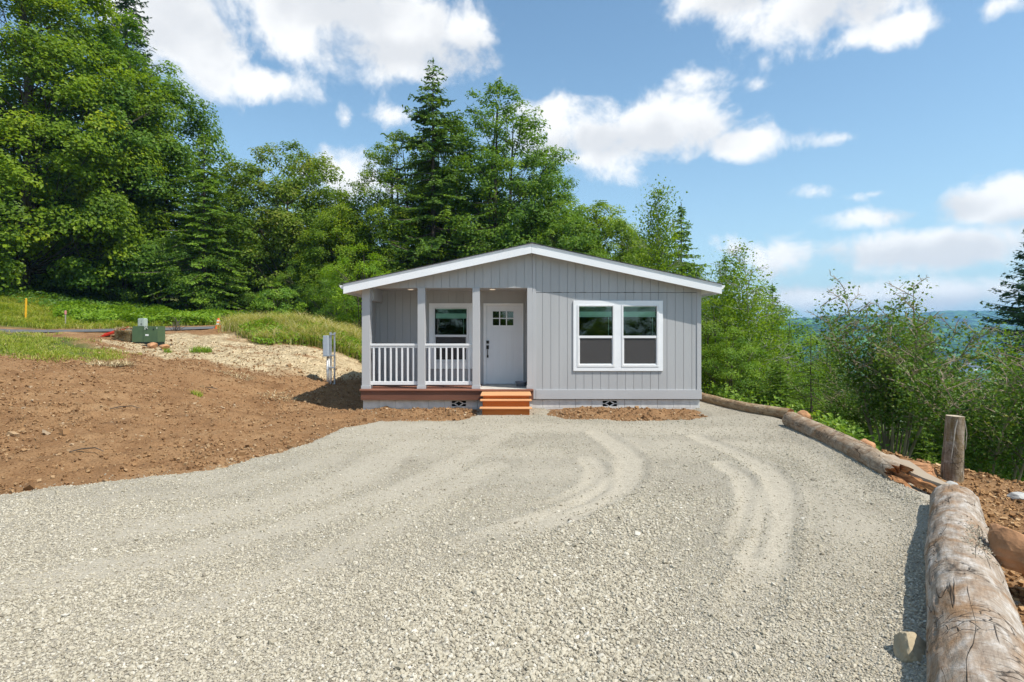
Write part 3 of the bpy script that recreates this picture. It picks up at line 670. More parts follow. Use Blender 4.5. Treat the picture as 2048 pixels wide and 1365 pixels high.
# roof
RY0, RY1 = 13.33, HB
for sgn, xe in ((-1, -3.995), (1, 4.95)):
    p = [(RX, 3.938), (xe, roof_z(xe)), (xe, roof_z(xe, -.014)), (RX, 3.952)]
    if sgn > 0: p = p[::-1]
    r = hp(MB().prism(p, RY0-.012, RY1), 'roof', M['shingle'])
    p = [(RX, 3.936), (xe-sgn*.03, roof_z(xe-sgn*.03, .002)), (xe-sgn*.03, roof_z(xe-sgn*.03, .03)), (RX, 3.906)]
    if sgn > 0: p = p[::-1]
    hp(MB().prism(p, RY0+.03, RY1-.02), 'roof_sheathing', M['white'])
    xo = xe-sgn*.035; hp(MB().box(min(xo, xo-sgn*.02), max(xo, xo-sgn*.02), RY0+.04, RY1-.03, roof_z(xe, .21), roof_z(xe, .035)), 'eave_board', M['white'])
    xw = XL if sgn < 0 else XR; p = [(xw, roof_z(xw, .20)), (xo, roof_z(xo, .165)), (xo, roof_z(xo, .150)), (xw, roof_z(xw, .18))]
    if sgn > 0: p = p[::-1]
    hp(MB().prism(p, RY0+.05, RY1-.05), 'soffit', M['white'])
    # gutter, seen end on
    gx0 = xe-sgn*.033; zt = roof_z(xe, .012); prof = [(0, 0), (.115, .0), (.108, -.035), (.075, -.075), (.062, -.088), (0, -.088)]
    p = [(gx0+sgn*a, zt+b) for a, b in prof]
    if sgn > 0: p = p[::-1]
    hp(MB().prism(p, RY0+.10, RY1-.05), 'gutter', M['white'])
    x0 = RX-.01 if sgn > 0 else RX-.013; xf = -3.96 if sgn < 0 else 4.925
    for nm, y0, y1, d0, d1 in (('gable_edge_board', RY0+.012, RY0+.032, .225, .034), ('drip_edge', RY0+.004, RY0+.030, .036, .001)):
        p = [(x0, roof_z(x0, d0)), (xf, roof_z(xf, d0)), (xf, roof_z(xf, d1)), (x0, roof_z(x0, d1))]
        if sgn > 0: p = p[::-1]
        hp(MB().prism(p, y0, y1), nm, M['white'])
    p = [(x0+sgn*.02, roof_z(x0, .2)), (xf, roof_z(xf, .2)), (xf, roof_z(xf, .19)), (x0+sgn*.02, roof_z(x0, .19))]
    if sgn > 0: p = p[::-1]
    hp(MB().prism(p, RY0+.033, FW-.001), 'rake_soffit', M['siding'])
hp(MB().prism([(RX-.17, roof_z(RX-.17, -.015)), (RX-.17, roof_z(RX-.17, .0)), (RX, 3.938), (RX+.17, roof_z(RX+.17, .0)), (RX+.17, roof_z(RX+.17, -.015)), (RX, 3.965)], RY0-.016, RY1), 'ridge_cap', M['shingle'])

# windows
def window(x0, x1, z0, z1, y, name='window'):
    H = z1-z0; zm = z0+H*.483
    fr = MB()
    for q in ((x0, x0+.045, z0, z1), (x1-.045, x1, z0, z1), (x0+.045, x1-.045, z1-.034, z1), (x0+.045, x1-.045, z0, z0+.05)): fr.box(q[0], q[1], y-.034, y+.05, q[2], q[3])
    w = hp(fr, name, M['vinyl'], bevel=.004)
    hp(MB().box(x0+.0455, x1-.0455, y-.022, y+.03, zm-.028, zm+.030), 'meeting_rail', M['vinyl'], parent=w, bevel=.003)
    hp(MB().box(x0+.046, x1-.046, y+.028, y+.032, zm+.031, z1-.035), 'pane', M['glass'], parent=w)
    hp(MB().box(x0+.066, x1-.066, y+.020, y+.024, z0+.078, zm-.029), 'pane', M['glass'], parent=w)
    hp(MB().box(x0+.0455, x0+.066, y-.010, y+.03, z0+.0505, zm-.029).box(x1-.066, x1-.0455, y-.010, y+.03, z0+.0505, zm-.029).box(x0+.066, x1-.066, y-.010, y+.03, z0+.0505, z0+.078), 'lower_sash', M['vinyl'], parent=w)
    hp(MB().box(x0+.0665, x1-.0665, y-.004, y-.003, z0+.0785, zm-.0295), 'insect_screen', M['screen'], parent=w)
    b = MB().box(x0+.06, x1-.06, y+.075, y+.115, z1-.055, z1-.030)
    for k in range(4):
        zz = z1-.075-k*.022; b.add([(x0+.06, y+.078, zz-.004), (x1-.06, y+.078, zz-.004), (x1-.06, y+.118, zz+.006), (x0+.06, y+.118, zz+.006)], [(0, 1, 2, 3)])
    for k in range(9): zz = z1-.155-k*.0115; b.box(x0+.06, x1-.06, y+.074+.003*(k % 2), y+.118, zz-.0105, zz)
    b.box(x0+.058, x1-.058, y+.070, y+.120, z1-.285, z1-.262).box(x1-.135, x1-.128, y+.064, y+.070, zm+.05, z1-.27)
    hp(b, 'blind', M['blind'], parent=w)
    return w
def trim_frame(x0, x1, z0, z1, holes, y, name):
    t = MB(); xs = [x0]+[v for h in holes for v in (h[0], h[1])]+[x1]; a0, a1 = holes[0][2], holes[0][3]
    for i in range(0, len(xs), 2): t.box(xs[i], xs[i+1], y-.03, y-.001, a0, a1)
    t.box(x0, x1, y-.0302, y-.001, a1, z1).box(x0, x1, y-.0302, y-.001, z0, a0)
    return hp(t, name, M['white'], bevel=.003)
wa = window(1.555, 2.452, 1.022, 2.502, FW-.006); wa['label'] = 'left half of the paired window'
wb = window(2.613, 3.505, 1.022, 2.502, FW-.006); wb['label'] = 'right half of the paired window'
trim_frame(1.465, 3.602, .925, 2.604, [(1.555, 2.452, 1.022, 2.502), (2.613, 3.505, 1.022, 2.502)], FW, 'window_trim')
hp(MB().box(2.452, 2.613, FW+.02, FW+.075, 1.02, 2.505), 'mullion', M['white'])
window(-2.053, -1.133, 1.062, 2.498, BW-.006)
trim_frame(-2.157, -1.03, .90, 2.605, [(-2.053, -1.13, 1.062, 2.498)], BW, 'window_trim')
# fill strip because the porch window frame is narrower than its trim opening
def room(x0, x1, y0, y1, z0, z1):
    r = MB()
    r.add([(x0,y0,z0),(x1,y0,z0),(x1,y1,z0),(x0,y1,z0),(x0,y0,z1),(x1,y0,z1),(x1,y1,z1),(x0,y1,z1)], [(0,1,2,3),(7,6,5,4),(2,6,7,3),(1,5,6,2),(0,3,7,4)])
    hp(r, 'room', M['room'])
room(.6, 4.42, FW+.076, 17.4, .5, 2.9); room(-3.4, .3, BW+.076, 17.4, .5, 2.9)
# door
DX0, DX1, DZ0, DZ1 = -.672, .246, .515, 2.535
t = MB(); t.box(-.742, DX0-.002, BW-.03, BW+.02, .497, 2.605).box(DX1+.002, .296, BW-.03, BW+.02, .497, 2.605).box(DX0-.002, DX1+.002, BW-.03, BW+.02, DZ1+.003, 2.605)
hp(t, 'door_frame', M['white'], bevel=.004)
gx_ = [-.50, .035, 2.03, 2.395]      # glazed opening
d = MB(); yb = BW-.004
for q in ((DX0, gx_[0], DZ0, DZ1), (gx_[1], DX1, DZ0, DZ1), (gx_[0], gx_[1], gx_[3], DZ1), (gx_[0], gx_[1], DZ0, gx_[2])): d.box(q[0], q[1], yb, yb+.045, q[2], q[3])
for px0, px1 in ((-.502, -.330), (-.152, .022)):      # raised panels
    for a, b, c, e in ((px0, px1, 1.862, 1.874), (px0, px1, .792, .804), (px0, px0+.012, .804, 1.862), (px1-.012, px1, .804, 1.862)): d.box(a, b, yb-.006, yb-.0005, c, e)
    d.box(px0+.032, px1-.032, yb-.004, yb-.0005, .836, 1.83)
door = hp(d, 'front_door', M['door'], bevel=.002)
g = MB(); cw = (gx_[1]-gx_[0]); ch = gx_[3]-gx_[2]
g.box(gx_[0]-.022, gx_[1]+.022, yb-.012, yb-.0008, gx_[3], gx_[3]+.022).box(gx_[0]-.022, gx_[1]+.022, yb-.012, yb-.0008, gx_[2]-.022, gx_[2]).box(gx_[0]-.022, gx_[0], yb-.012, yb-.0008, gx_[2], gx_[3]).box(gx_[1], gx_[1]+.022, yb-.012, yb-.0008, gx_[2], gx_[3])
for k in (1, 2): g.box(gx_[0]+cw*k/3-.013, gx_[0]+cw*k/3+.013, yb-.010, yb+.005, gx_[2], gx_[3])
g.box(gx_[0], gx_[1], yb-.0095, yb+.0045, gx_[2]+ch/2-.012, gx_[2]+ch/2+.012)
hp(g, 'glazing_grille', M['door'], parent=door); hp(MB().box(gx_[0], gx_[1], yb+.012, yb+.018, gx_[2], gx_[3]), 'pane', M['glass'], parent=door)
hp(MB().box(-.665, -.598, yb-.03, yb-.001, 1.557, 1.632).cyl((-.632, yb-.03, 1.594), (-.632, yb-.045, 1.594), .02, .018, 16), 'deadbolt', M['bronze'], parent=door, bevel=.003)
hp(MB().box(-.665, -.600, yb-.02, yb-.001, 1.41, 1.51).tube([(-.632, yb-.02, 1.43), (-.632, yb-.055, 1.39), (-.632, yb-.058, 1.29), (-.632, yb-.02, 1.23)], [.011]*4, 8).box(-.653, -.611, yb-.02, yb-.001, 1.19, 1.26), 'handle', M['bronze'], parent=door, bevel=.003)
hp(MB().box(DX0, DX1, BW-.04, BW+.04, .4985, .5145), 'threshold', M['gal'])

# steps
st = empty('porch_steps', (-.14, 12.6, 0), 'three orange stained wooden steps up to the porch', 'steps')
STM = Matrix.Translation((.14, -12.6, 0))
def sp(mb, name, m, **k): o = mb.build(name, m, st, **k); o.data.transform(STM); return o
for (yf, zt, zb) in ((12.40, .200, .0), (12.59, .350, .200), (12.78, .443, .350)):
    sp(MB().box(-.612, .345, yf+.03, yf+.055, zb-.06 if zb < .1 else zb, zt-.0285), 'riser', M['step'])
    sp(MB().box(-.712, .437, yf-.02, yf+.215 if zt < .43 else 13.49, zt-.028, zt), 'tread', M['tread'], bevel=.011)
for x0 in (-.652, .347):
    s_ = MB()
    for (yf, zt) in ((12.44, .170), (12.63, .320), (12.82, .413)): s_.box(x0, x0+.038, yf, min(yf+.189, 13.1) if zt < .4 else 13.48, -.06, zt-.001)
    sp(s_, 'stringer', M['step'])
# bowl on the porch
def lathe(prof, n=32):
    m = MB(); k = len(prof); vs = [(r*cos(2*pi*i/n), r*sin(2*pi*i/n), z) for i in range(n) for r, z in prof]
    return m.add(vs, [(i*k+j, ((i+1) % n)*k+j, ((i+1) % n)*k+j+1, i*k+j+1) for i in range(n) for j in range(k-1)])
o = lathe([(.001, .005), (.10, .0), (.115, .006), (.135, .095), (.150, .115), (.150, .123), (.140, .120), (.128, .10), (.108, .015), (.001, .012)]).build('metal_pan', M['bowl'], smooth=True)
o.location = (.225, 14.22, .4995); tag(o, 'grey metal pan on the porch deck beside the front door', 'pan')

# ------------------------------------------------------------------ things on the left
def thing(name, X, Y, label, cat, group=None, rz=0, dz=0): return empty(name, (X, Y, h1(X, Y)+dz), label, cat, group, rz)
# electric meter post
mp_ = thing('electric_meter_post', -5.36, 17.0, 'galvanised post frame with a grey electric meter box left of the house', 'electric meter', dz=-.02)
def mk(p, mb, name, m, **k): return mb.build(name, m, p, **k)
HH = CAMZ-mp_.location.z
for x in (-.055, .055): mk(mp_, MB().box(x-.021, x+.021, -.02, .02, -.3, HH-.02), 'post', M['gal'], bevel=.004)
for z in (.02, .52, .88, HH-.06): mk(mp_, MB().box(-.105 if z < 1 else -.085, .085, -.045, -.021, z-.02, z+.02), 'cross_bar', M['gal'], bevel=.003)
for a_ in (-.09, .035): mk(mp_, MB().box(a_, a_+.05, -.035, .03, HH-.05, HH-.004), 'post_cap', M['gal'], bevel=.006)
bx = mk(mp_, MB().box(-.245, -.095, -.16, .16, HH-.70, HH-.10), 'meter_box', M['meter'], bevel=.012)
mk(bx, MB().cyl((-.245, 0, HH-.30), (-.285, 0, HH-.30), .075, .068, 24), 'meter_dial', M['meter'], bevel=.004)
mk(bx, MB().box(-.252, -.088, -.168, .168, HH-.72, HH-.702), 'lower_lip', M['gal'])
for x in (-.165, -.115): mk(mp_, MB().cyl((x, .0, -.3), (x, 0, HH-.70), .021, n=14), 'conduit', M['gal'], smooth=True)
# transformer
TX, TY = -12.27, 19.0
tr = thing('pad_transformer', TX, TY, 'green metal utility transformer box on a black pad beside the road', 'transformer', dz=-.02)
TW, TH = .425, .63
def wob(mb, *a, **k): return mb
b = MB(); b.add([(-TW,-.0,.10),(TW,-.0,.10),(TW,.42,.10),(-TW,.42,.10),(-TW,-.0,TH-.09),(TW,-.0,TH-.02),(TW,.42,TH),(-TW,.42,TH),(-TW+.07,.0,TH),(-TW,.06,TH),(TW,.0,TH)],
      [(0,3,2,1),(0,1,10,8,4),(1,2,6,10),(2,3,7,6),(3,0,4,9,7),(4,8,9),(8,10,6,7,9)])
body = mk(tr, b, 'cabinet', M['tgreen'])
mk(body, MB().box(-.060, -.053, -.004, -.0005, .10, TH-.01), 'door_seam', M['tgreen2'])
for a_ in (.06, .29): mk(body, MB().cyl((a_, -.008, TH-.11), (a_, -.0005, TH-.11), .026, n=18), 'lock_plate', M['tgreen2'])
mk(body, MB().box(.015, .125, -.003, -.0005, .305, .36), 'sticker', M['paper'])
mk(body, MB().box(.392, .412, -.003, -.0005, TH-.085, TH-.035), 'sticker', M['paper'])
mk(tr, MB().box(-TW+.01, TW-.01, .012, .41, -.02, .0995), 'base', M['tgreen2'])
mk(tr, MB().box(-.52, .80, -.16, .7, -.10, .012), 'pad', M['plastic'], bevel=.02)
cu = bpy.data.curves.new('stencil', 'FONT'); cu.body = '25'; cu.size = .13; cu.extrude = .001
to = bpy.data.objects.new('stencil_tmp', cu); COL.objects.link(to); bpy.context.view_layer.update()
tm = bpy.data.meshes.new_from_object(to); bpy.data.objects.remove(to)
tm.transform(Matrix.Translation((-.03, -.003, TH-.105)) @ Matrix.Rotation(radians(90), 4, 'X'))
link('number', tm, body, M['paper'])
# pedestal across behind it
pe = thing('utility_pedestal', -14.55, 22.4, 'pale green plastic utility pedestal behind the green transformer box', 'utility pedestal')
pz = 2.40-pe.location.z
mk(pe, MB().box(-.135, .135, -.10, .10, -.1, pz-.03).prism([(-.135, pz-.0295), (.135, pz-.0295), (.105, pz), (-.105, pz)], -.10, .10), 'cover', M['ped'], bevel=.012)
mk(pe, MB().box(-.10, .0, -.115, -.1005, pz-.30, pz-.04).box(.02, .10, -.115, -.1005, pz-.30, pz-.04), 'front_rib', M['ped'], bevel=.004)
for a_ in (.24, .38): mk(pe, MB().box(-.01, .05, -.122, -.1155, pz-a_, pz-a_+.03), 'latch', M['plastic'])
# rocks
def rock(name, loc, size, m, label, cat='rock', group=None, seed=1, flat=.6, rz=0, sub=3, cuts=7):
    import bmesh
    bm = bmesh.new(); bmesh.ops.create_icosphere(bm, subdivisions=sub, radius=.5); r = np.random.default_rng(seed)
    v = np.array([p.co[:] for p in bm.verts])
    for _ in range(cuts):
        n = r.normal(size=3); n /= np.linalg.norm(n); dd = v @ n; c = r.uniform(.24, .40); v -= np.clip(dd-c, 0, None)[:, None]*n*.92
    v *= 1+.16*fbm(v[:, 0], v[:, 1], v[:, 2], 3.0, 4, seed)[:, None]+.05*fbm(v[:, 0], v[:, 1], v[:, 2], 14, 3, seed+3)[:, None]
    v *= np.array(size)
    for p, c in zip(bm.verts, v): p.co = c
    me = bpy.data.meshes.new(name); bm.to_mesh(me); bm.free()
    o = link(name, me, None, m); o.location = loc; o.rotation_euler = (0, 0, rz)
    return tag(o, label, cat, group)
M['orock'] = mat('orange_sandstone', (.42, .22, .11), .9, .15, noise=(6, 7, .65, 1.35), bump=(14, .8, .02))
M['trock'] = mat('tan_sandstone', (.40, .33, .22), .9, .15, noise=(7, 7, .75, 1.25), bump=(16, .8, .015))
M['grock'] = mat('grey_rock', (.42, .41, .38), .9, .15, noise=(9, 6, .7, 1.2), bump=(18, .7, .01))
def rk(px, py, Y, size, m, label, seed, **k):
    x, y, z = at(px, py, Y); z = max(z, h1(x, y)+size[2]*.30); return rock('rock', (x, y, z), size, m, label, seed=seed, **k)
rk(304, 691, 18.55, (.36, .32, .24), M['orock'], 'rounded orange rock against the front of the green transformer box', 11)
rk(330, 695, 18.4, (.40, .3, .20), M['orock'], 'flat orange rock at the right corner of the green transformer box', 12)
rk(1822, 1322, 3.16, (.235, .22, .22), M['trock'], 'tan rock on the gravel touching the nearest log', 33, sub=4, cuts=5)
rk(2052, 1108, 3.92, (.42, .55, .40), M['orock'], 'large orange boulder on the soil bank at the right edge', 14, sub=4, cuts=6, rz=.5)
rk(1812, 938, 7.45, (.85, .42, .26), M['orock'], 'long flat orange rock lying behind the split log', 15, sub=4, cuts=8, rz=-.25)
rk(1727, 893, 8.9, (.42, .3, .30), M['orock'], 'pointed pale orange rock behind the middle of the log', 16, rz=.5)
rk(1608, 833, 11.9, (.36, .3, .26), M['orock'], 'small orange rock where two logs meet', 17)
rk(1905, 968, 6.7, (.15, .12, .07), M['grock'], 'small pale grey rock in front of the tall stump', 18)
rk(2035, 992, 6.55, (.24, .16, .10), M['grock'], 'pale blue grey rock on the crest at the right edge', 19)
rk(437, 941, 7.62, (.11, .07, .05), M['trock'], 'small pale stone on the edge between gravel and dirt', 20, sub=2)
rk(1098, 1187, 4.0, (.07, .03, .03), M['trock'], 'small yellowish stone chip in the gravel', 22, sub=2)
rk(1604, 1107, 4.76, (.035, .03, .03), M['orock'], 'tiny rust brown stone on the right of the gravel', 23, sub=2)
# straw bale, red board
M['straw'] = tintmat('straw', [(.26, .17, .08), (.42, .31, .16), (.55, .44, .25), (.66, .56, .36)], rough=.8)
def blades(name, P, L, wdt, lean, tint, m, up=1.0, curve=.35):
    """thin curved blades; P base points, L lengths, lean 0..1"""
    n = len(P); a = rng.uniform(0, 2*pi, n); d = np.stack([np.cos(a), np.sin(a), np.zeros(n)], -1); s = np.stack([-np.sin(a), np.cos(a), np.zeros(n)], -1)
    t0 = d*lean[:, None]+np.array([0, 0, up]); t0 /= np.linalg.norm(t0, axis=1)[:, None]
    t1 = d*(lean+curve*2)[:, None]+np.array([0, 0, up*.8-curve]); t1 /= np.linalg.norm(t1, axis=1)[:, None]
    w = s*(wdt*.5)[:, None]; mid = P+t0*(L*.55)[:, None]; tip = mid+t1*(L*.45)[:, None]
    V = np.stack([P-w, P+w, mid+w*.8, mid-w*.8, tip+w*.15, tip-w*.15], 1).reshape(-1, 3)
    b = np.arange(n)[:, None]*6; Fc = np.concatenate([b+np.array([0, 1, 2, 3]), b+np.array([3, 2, 4, 5])], 0)
    return npmesh(name, V, Fc, False, face_attr={'tint': np.r_[tint, tint]})
bale = thing('straw_bale', -13.10, 19.35, 'loose tan straw bale against the left side of the green transformer box', 'straw bale')
n = 3600; u = rng.uniform(-1, 1, (n, 3)); ax = np.argmax(np.abs(u), 1); u[np.arange(n), ax] = np.sign(u[np.arange(n), ax]); u[:, 2] = u[:, 2]*.5+.5
u[:, :2] *= (1-.10*rng.random((n, 1))); Pb = u*np.array([.31, .26, .37])
me = blades('bale_straw', Pb, rng.uniform(.08, .2, n), np.full(n, .012), rng.uniform(0, 3, n), np.clip(rng.normal(.5, .25, n), 0, 1), M['straw'], up=.5)
link('loose_straw', me, bale, M['straw'])
mk(bale, MB().box(-.28, .28, -.23, .23, -.05, .33), 'core', mat('straw_core', (.50, .40, .24), .95, .1, noise=(60, 5, .5, 1.5), bump=(60, 1, .02)), bevel=.06)
rb = thing('red_board', -13.85, 19.8, 'red plastic board lying slanted against the straw bale', 'board', dz=.17, rz=.15)
rb.rotation_euler = (radians(12), radians(-19), .25)
mk(rb, MB().box(-.42, .40, -.25, .25, -.012, .012), 'panel', M['red'], bevel=.008); mk(rb, MB().box(-.42, .40, -.27, -.245, -.03, .03).box(-.42, .40, .245, .27, -.03, .03), 'rim', M['red'], bevel=.006)
# markers, cones
def marker(X, Y, ztop, r, m, label, cat='marker post', capm=None, name='marker_post', tilt=0, group=None):
    t = thing(name, X, Y, label, cat, group); h = ztop-t.location.z
    mk(t, MB().cyl((0, 0, -.2), (0, 0, h*.72), r, n=14), 'shaft', m, smooth=False); mk(t, MB().cyl((0, 0, h*.72+.001), (0, 0, h*.97), r*1.02, n=14).cyl((0, 0, h*.9701), (0, 0, h), r*.95, r*.4, 14), 'top', capm or m)
    t.rotation_euler = (0, tilt, 0); return t
marker((51-CX)/F*30, 30, CAMZ+(665-597)/F*30, .048, M['yellow'], 'yellow gas line marker on the grass bank at the far left', capm=M['yellow'], tilt=.03)
marker((628-CX)/F*26, 26, CAMZ+(665-636)/F*26, .045, M['yellow'], 'taller yellow marker with a cream top behind the weedy mound', capm=M['cream'], tilt=.03)
marker((615.5-CX)/F*26.5, 26.5, CAMZ+(665-644)/F*26.5, .035, M['cream'], 'shorter cream marker behind the weedy mound', capm=M['cream'])
s_ = thing('survey_stake', (131-CX)/F*29, 29, 'short weathered stake with pink flagging on the grass bank', 'stake'); zt = CAMZ+(665-621)/F*29-s_.location.z
mk(s_, MB().box(-.022, .022, -.012, .012, -.1, zt), 'shaft', M['stake']); mk(s_, MB().box(-.045, .045, -.02, .02, zt-.22, zt-.02), 'flagging', M['pink'], bevel=.01)
def cone(X, Y, h, label, tilt=0):
    t = thing('traffic_cone', X, Y, label, 'traffic cone', 'traffic cones by the road'); t.rotation_euler = (tilt, .05, .3)
    mk(t, lathe([(.19, 0), (.19, .03), (.13, .035), (.05, h-.02), (.035, h), (.001, h)], 20).build if False else lathe([(.13, .031), (.045, h-.02), (.03, h), (.001, h)], 20), 'body', M['cone'], smooth=True)
    mk(t, MB().box(-.17, .17, -.17, .17, 0, .03), 'base', M['cone'], bevel=.01)
    for f0, f1 in ((.40, .56), (.72, .84)):
        r = lambda f: .13+(.045-.13)*(f*h-.031)/(h-.051)+.003
        mk(t, lathe([(r(f0), f0*h), (r(f1), f1*h)], 20), 'reflective_band', M['paper'], smooth=True)
cone((436-CX)/F*25.5, 25.5, .50, 'orange and white striped cone standing at the road edge')
cone((467-CX)/F*26.2, 26.2, .50, 'second striped cone half hidden in the tall grass', .1)

# ------------------------------------------------------------------ logs
def bark_material(name, c_lo, c_mid, c_hi, warm, crack=1.0, seed=0):
    m = bpy.data.materials.new(name); m.use_nodes = True; t = m.node_tree; N, L = t.nodes, t.links; p = N['Principled BSDF']
    tc = N.new('ShaderNodeTexCoord')
    def mp(sx, sy, off=0):
        q = N.new('ShaderNodeMapping'); q.inputs['Scale'].default_value = (sx, sy, 1); q.inputs['Location'].default_value = (off+seed, off*.7, seed*.3); L.new(tc.outputs['UV'], q.inputs[0]); return q.outputs[0]
    def noise(v, s=1, d=6, r=.6, dist=0):
        n = N.new('ShaderNodeTexNoise'); n.inputs['Scale'].default_value = s; n.inputs['Detail'].default_value = d; n.inputs['Roughness'].default_value = r; n.inputs['Distortion'].default_value = dist; L.new(v, n.inputs['Vector']); return n.outputs['Fac']
    def ramp(fac, cols):
        r = N.new('ShaderNodeValToRGB'); e = r.color_ramp.elements
        while len(e) < len(cols): e.new(.5)
        for i, (q, c) in enumerate(cols): e[i].position = q; e[i].color = (*c, 1)
        L.new(fac, r.inputs[0]); return r.outputs[0]
    def mix(f, a, b, bt='MIX'):
        q = N.new('ShaderNodeMixRGB'); q.blend_type = bt; L.new(f, q.inputs[0]) if not isinstance(f, float) else setattr(q.inputs[0], 'default_value', f); L.new(a, q.inputs[1]); L.new(b, q.inputs[2]); return q.outputs[0]
    def rgb(c): q = N.new('ShaderNodeRGB'); q.outputs[0].default_value = (*c, 1); return q.outputs[0]
    base = ramp(noise(mp(9, 5), 1, 8, .68, .6), [(.3, c_lo), (.48, c_mid), (.66, c_hi)])
    base = mix(ramp(noise(mp(3, 2.4, 7), 1, 6, .65, .8), [(.48, (0, 0, 0)), (.64, (1, 1, 1))]), base, rgb(warm))
    grain = ramp(noise(mp(70, 4, 3), 1, 5, .6), [(.3, (.72, .70, .68)), (.6, (1.06, 1.06, 1.06))]); base = mix(.8, base, grain, 'MULTIPLY')
    wr = ramp(noise(mp(9, 46, 13), 1, 6, .7, 1.2), [(.32, (.62, .58, .54)), (.52, (1.0, 1.0, 1.0)), (.7, (1.12, 1.12, 1.12))]); base = mix(.75, base, wr, 'MULTIPLY')
    # drying checks that run with the grain
    ck = ramp(noise(mp(5.5, .55, 11), 1, 3, .45, .25), [(.492, (0, 0, 0)), (.4995, (1, 1, 1)), (.5005, (1, 1, 1)), (.508, (0, 0, 0))])
    gate = ramp(noise(mp(3, 1.3, 23), 1, 2, .5), [(.46, (0, 0, 0)), (.52, (1, 1, 1))]); ck = mix(1.0, ck, gate, 'MULTIPLY')
    # short cross cracks and torn bark flakes
    v = N.new('ShaderNodeTexVoronoi'); v.feature = 'DISTANCE_TO_EDGE'; wv = N.new('ShaderNodeMapping'); wv.inputs['Scale'].default_value = (9, 15, 1)
    nn = N.new('ShaderNodeTexNoise'); nn.inputs['Scale'].default_value = 5; nn.inputs['Detail'].default_value = 4; L.new(tc.outputs['UV'], nn.inputs['Vector'])
    va = N.new('ShaderNodeVectorMath'); va.operation = 'ADD'; vs = N.new('ShaderNodeVectorMath'); vs.operation = 'SCALE'; vs.inputs['Scale'].default_value = .16
    L.new(nn.outputs['Color'], vs.inputs[0]); L.new(tc.outputs['UV'], va.inputs[0]); L.new(vs.outputs[0], va.inputs[1]); L.new(va.outputs[0], wv.inputs[0]); L.new(wv.outputs[0], v.inputs['Vector']); v.inputs['Scale'].default_value = 1
    fl = ramp(v.outputs['Distance'], [(.0, (1, 1, 1)), (.06, (0, 0, 0))]); g2 = ramp(noise(mp(3.5, 2.6, 31), 1, 4, .6), [(.52, (0, 0, 0)), (.62, (1, 1, 1))]); fl = mix(1.0, fl, g2, 'MULTIPLY')
    dark = N.new('ShaderNodeMath'); dark.operation = 'MAXIMUM'; L.new(ck, dark.inputs[0]); L.new(fl, dark.inputs[1])
    dm_ = N.new('ShaderNodeMath'); dm_.operation = 'MULTIPLY'; dm_.inputs[1].default_value = .85*crack; L.new(dark.outputs[0], dm_.inputs[0])
    col = mix(dm_.outputs[0], base, rgb((.045, .03, .02))); L.new(col, p.inputs['Base Color'])
    hh = N.new('ShaderNodeMath'); hh.operation = 'MULTIPLY_ADD'; hh.inputs[1].default_value = -1.3; L.new(dark.outputs[0], hh.inputs[0]); L.new(noise(mp(30, 12, 5), 1, 6, .7, .5), hh.inputs[2])
    b = N.new('ShaderNodeBump'); b.inputs['Strength'].default_value = .8; b.inputs['Distance'].default_value = .012; L.new(hh.outputs[0], b.inputs['Height']); L.new(b.outputs[0], p.inputs['Normal'])
    p.inputs['Roughness'].default_value = .85; p.inputs['Specular IOR Level'].default_value = .15
    return m
M['log_near'] = bark_material('weathered_silver_log', (.22, .16, .115), (.37, .305, .24), (.54, .50, .45), (.31, .195, .11), 1.0, 0)
M['log_mid'] = bark_material('weathered_tan_log', (.21, .14, .085), (.35, .26, .175), (.49, .41, .31), (.29, .18, .10), 1.0, 5)
M['log_far'] = bark_material('brown_bark_log', (.20, .125, .07), (.34, .24, .14), (.46, .37, .25), (.28, .17, .09), 1.0, 9)
M['stump'] = bark_material('mossy_stump_bark', (.16, .11, .07), (.27, .21, .15), (.42, .37, .31), (.22, .15, .06), .7, 14)
M['splitwood'] = mat('split_orange_wood', (.40, .19, .08), .85, .15, noise=(7, 8, .4, 1.5), bump=(12, 1.0, .02), stretch=(6, 1, 6))
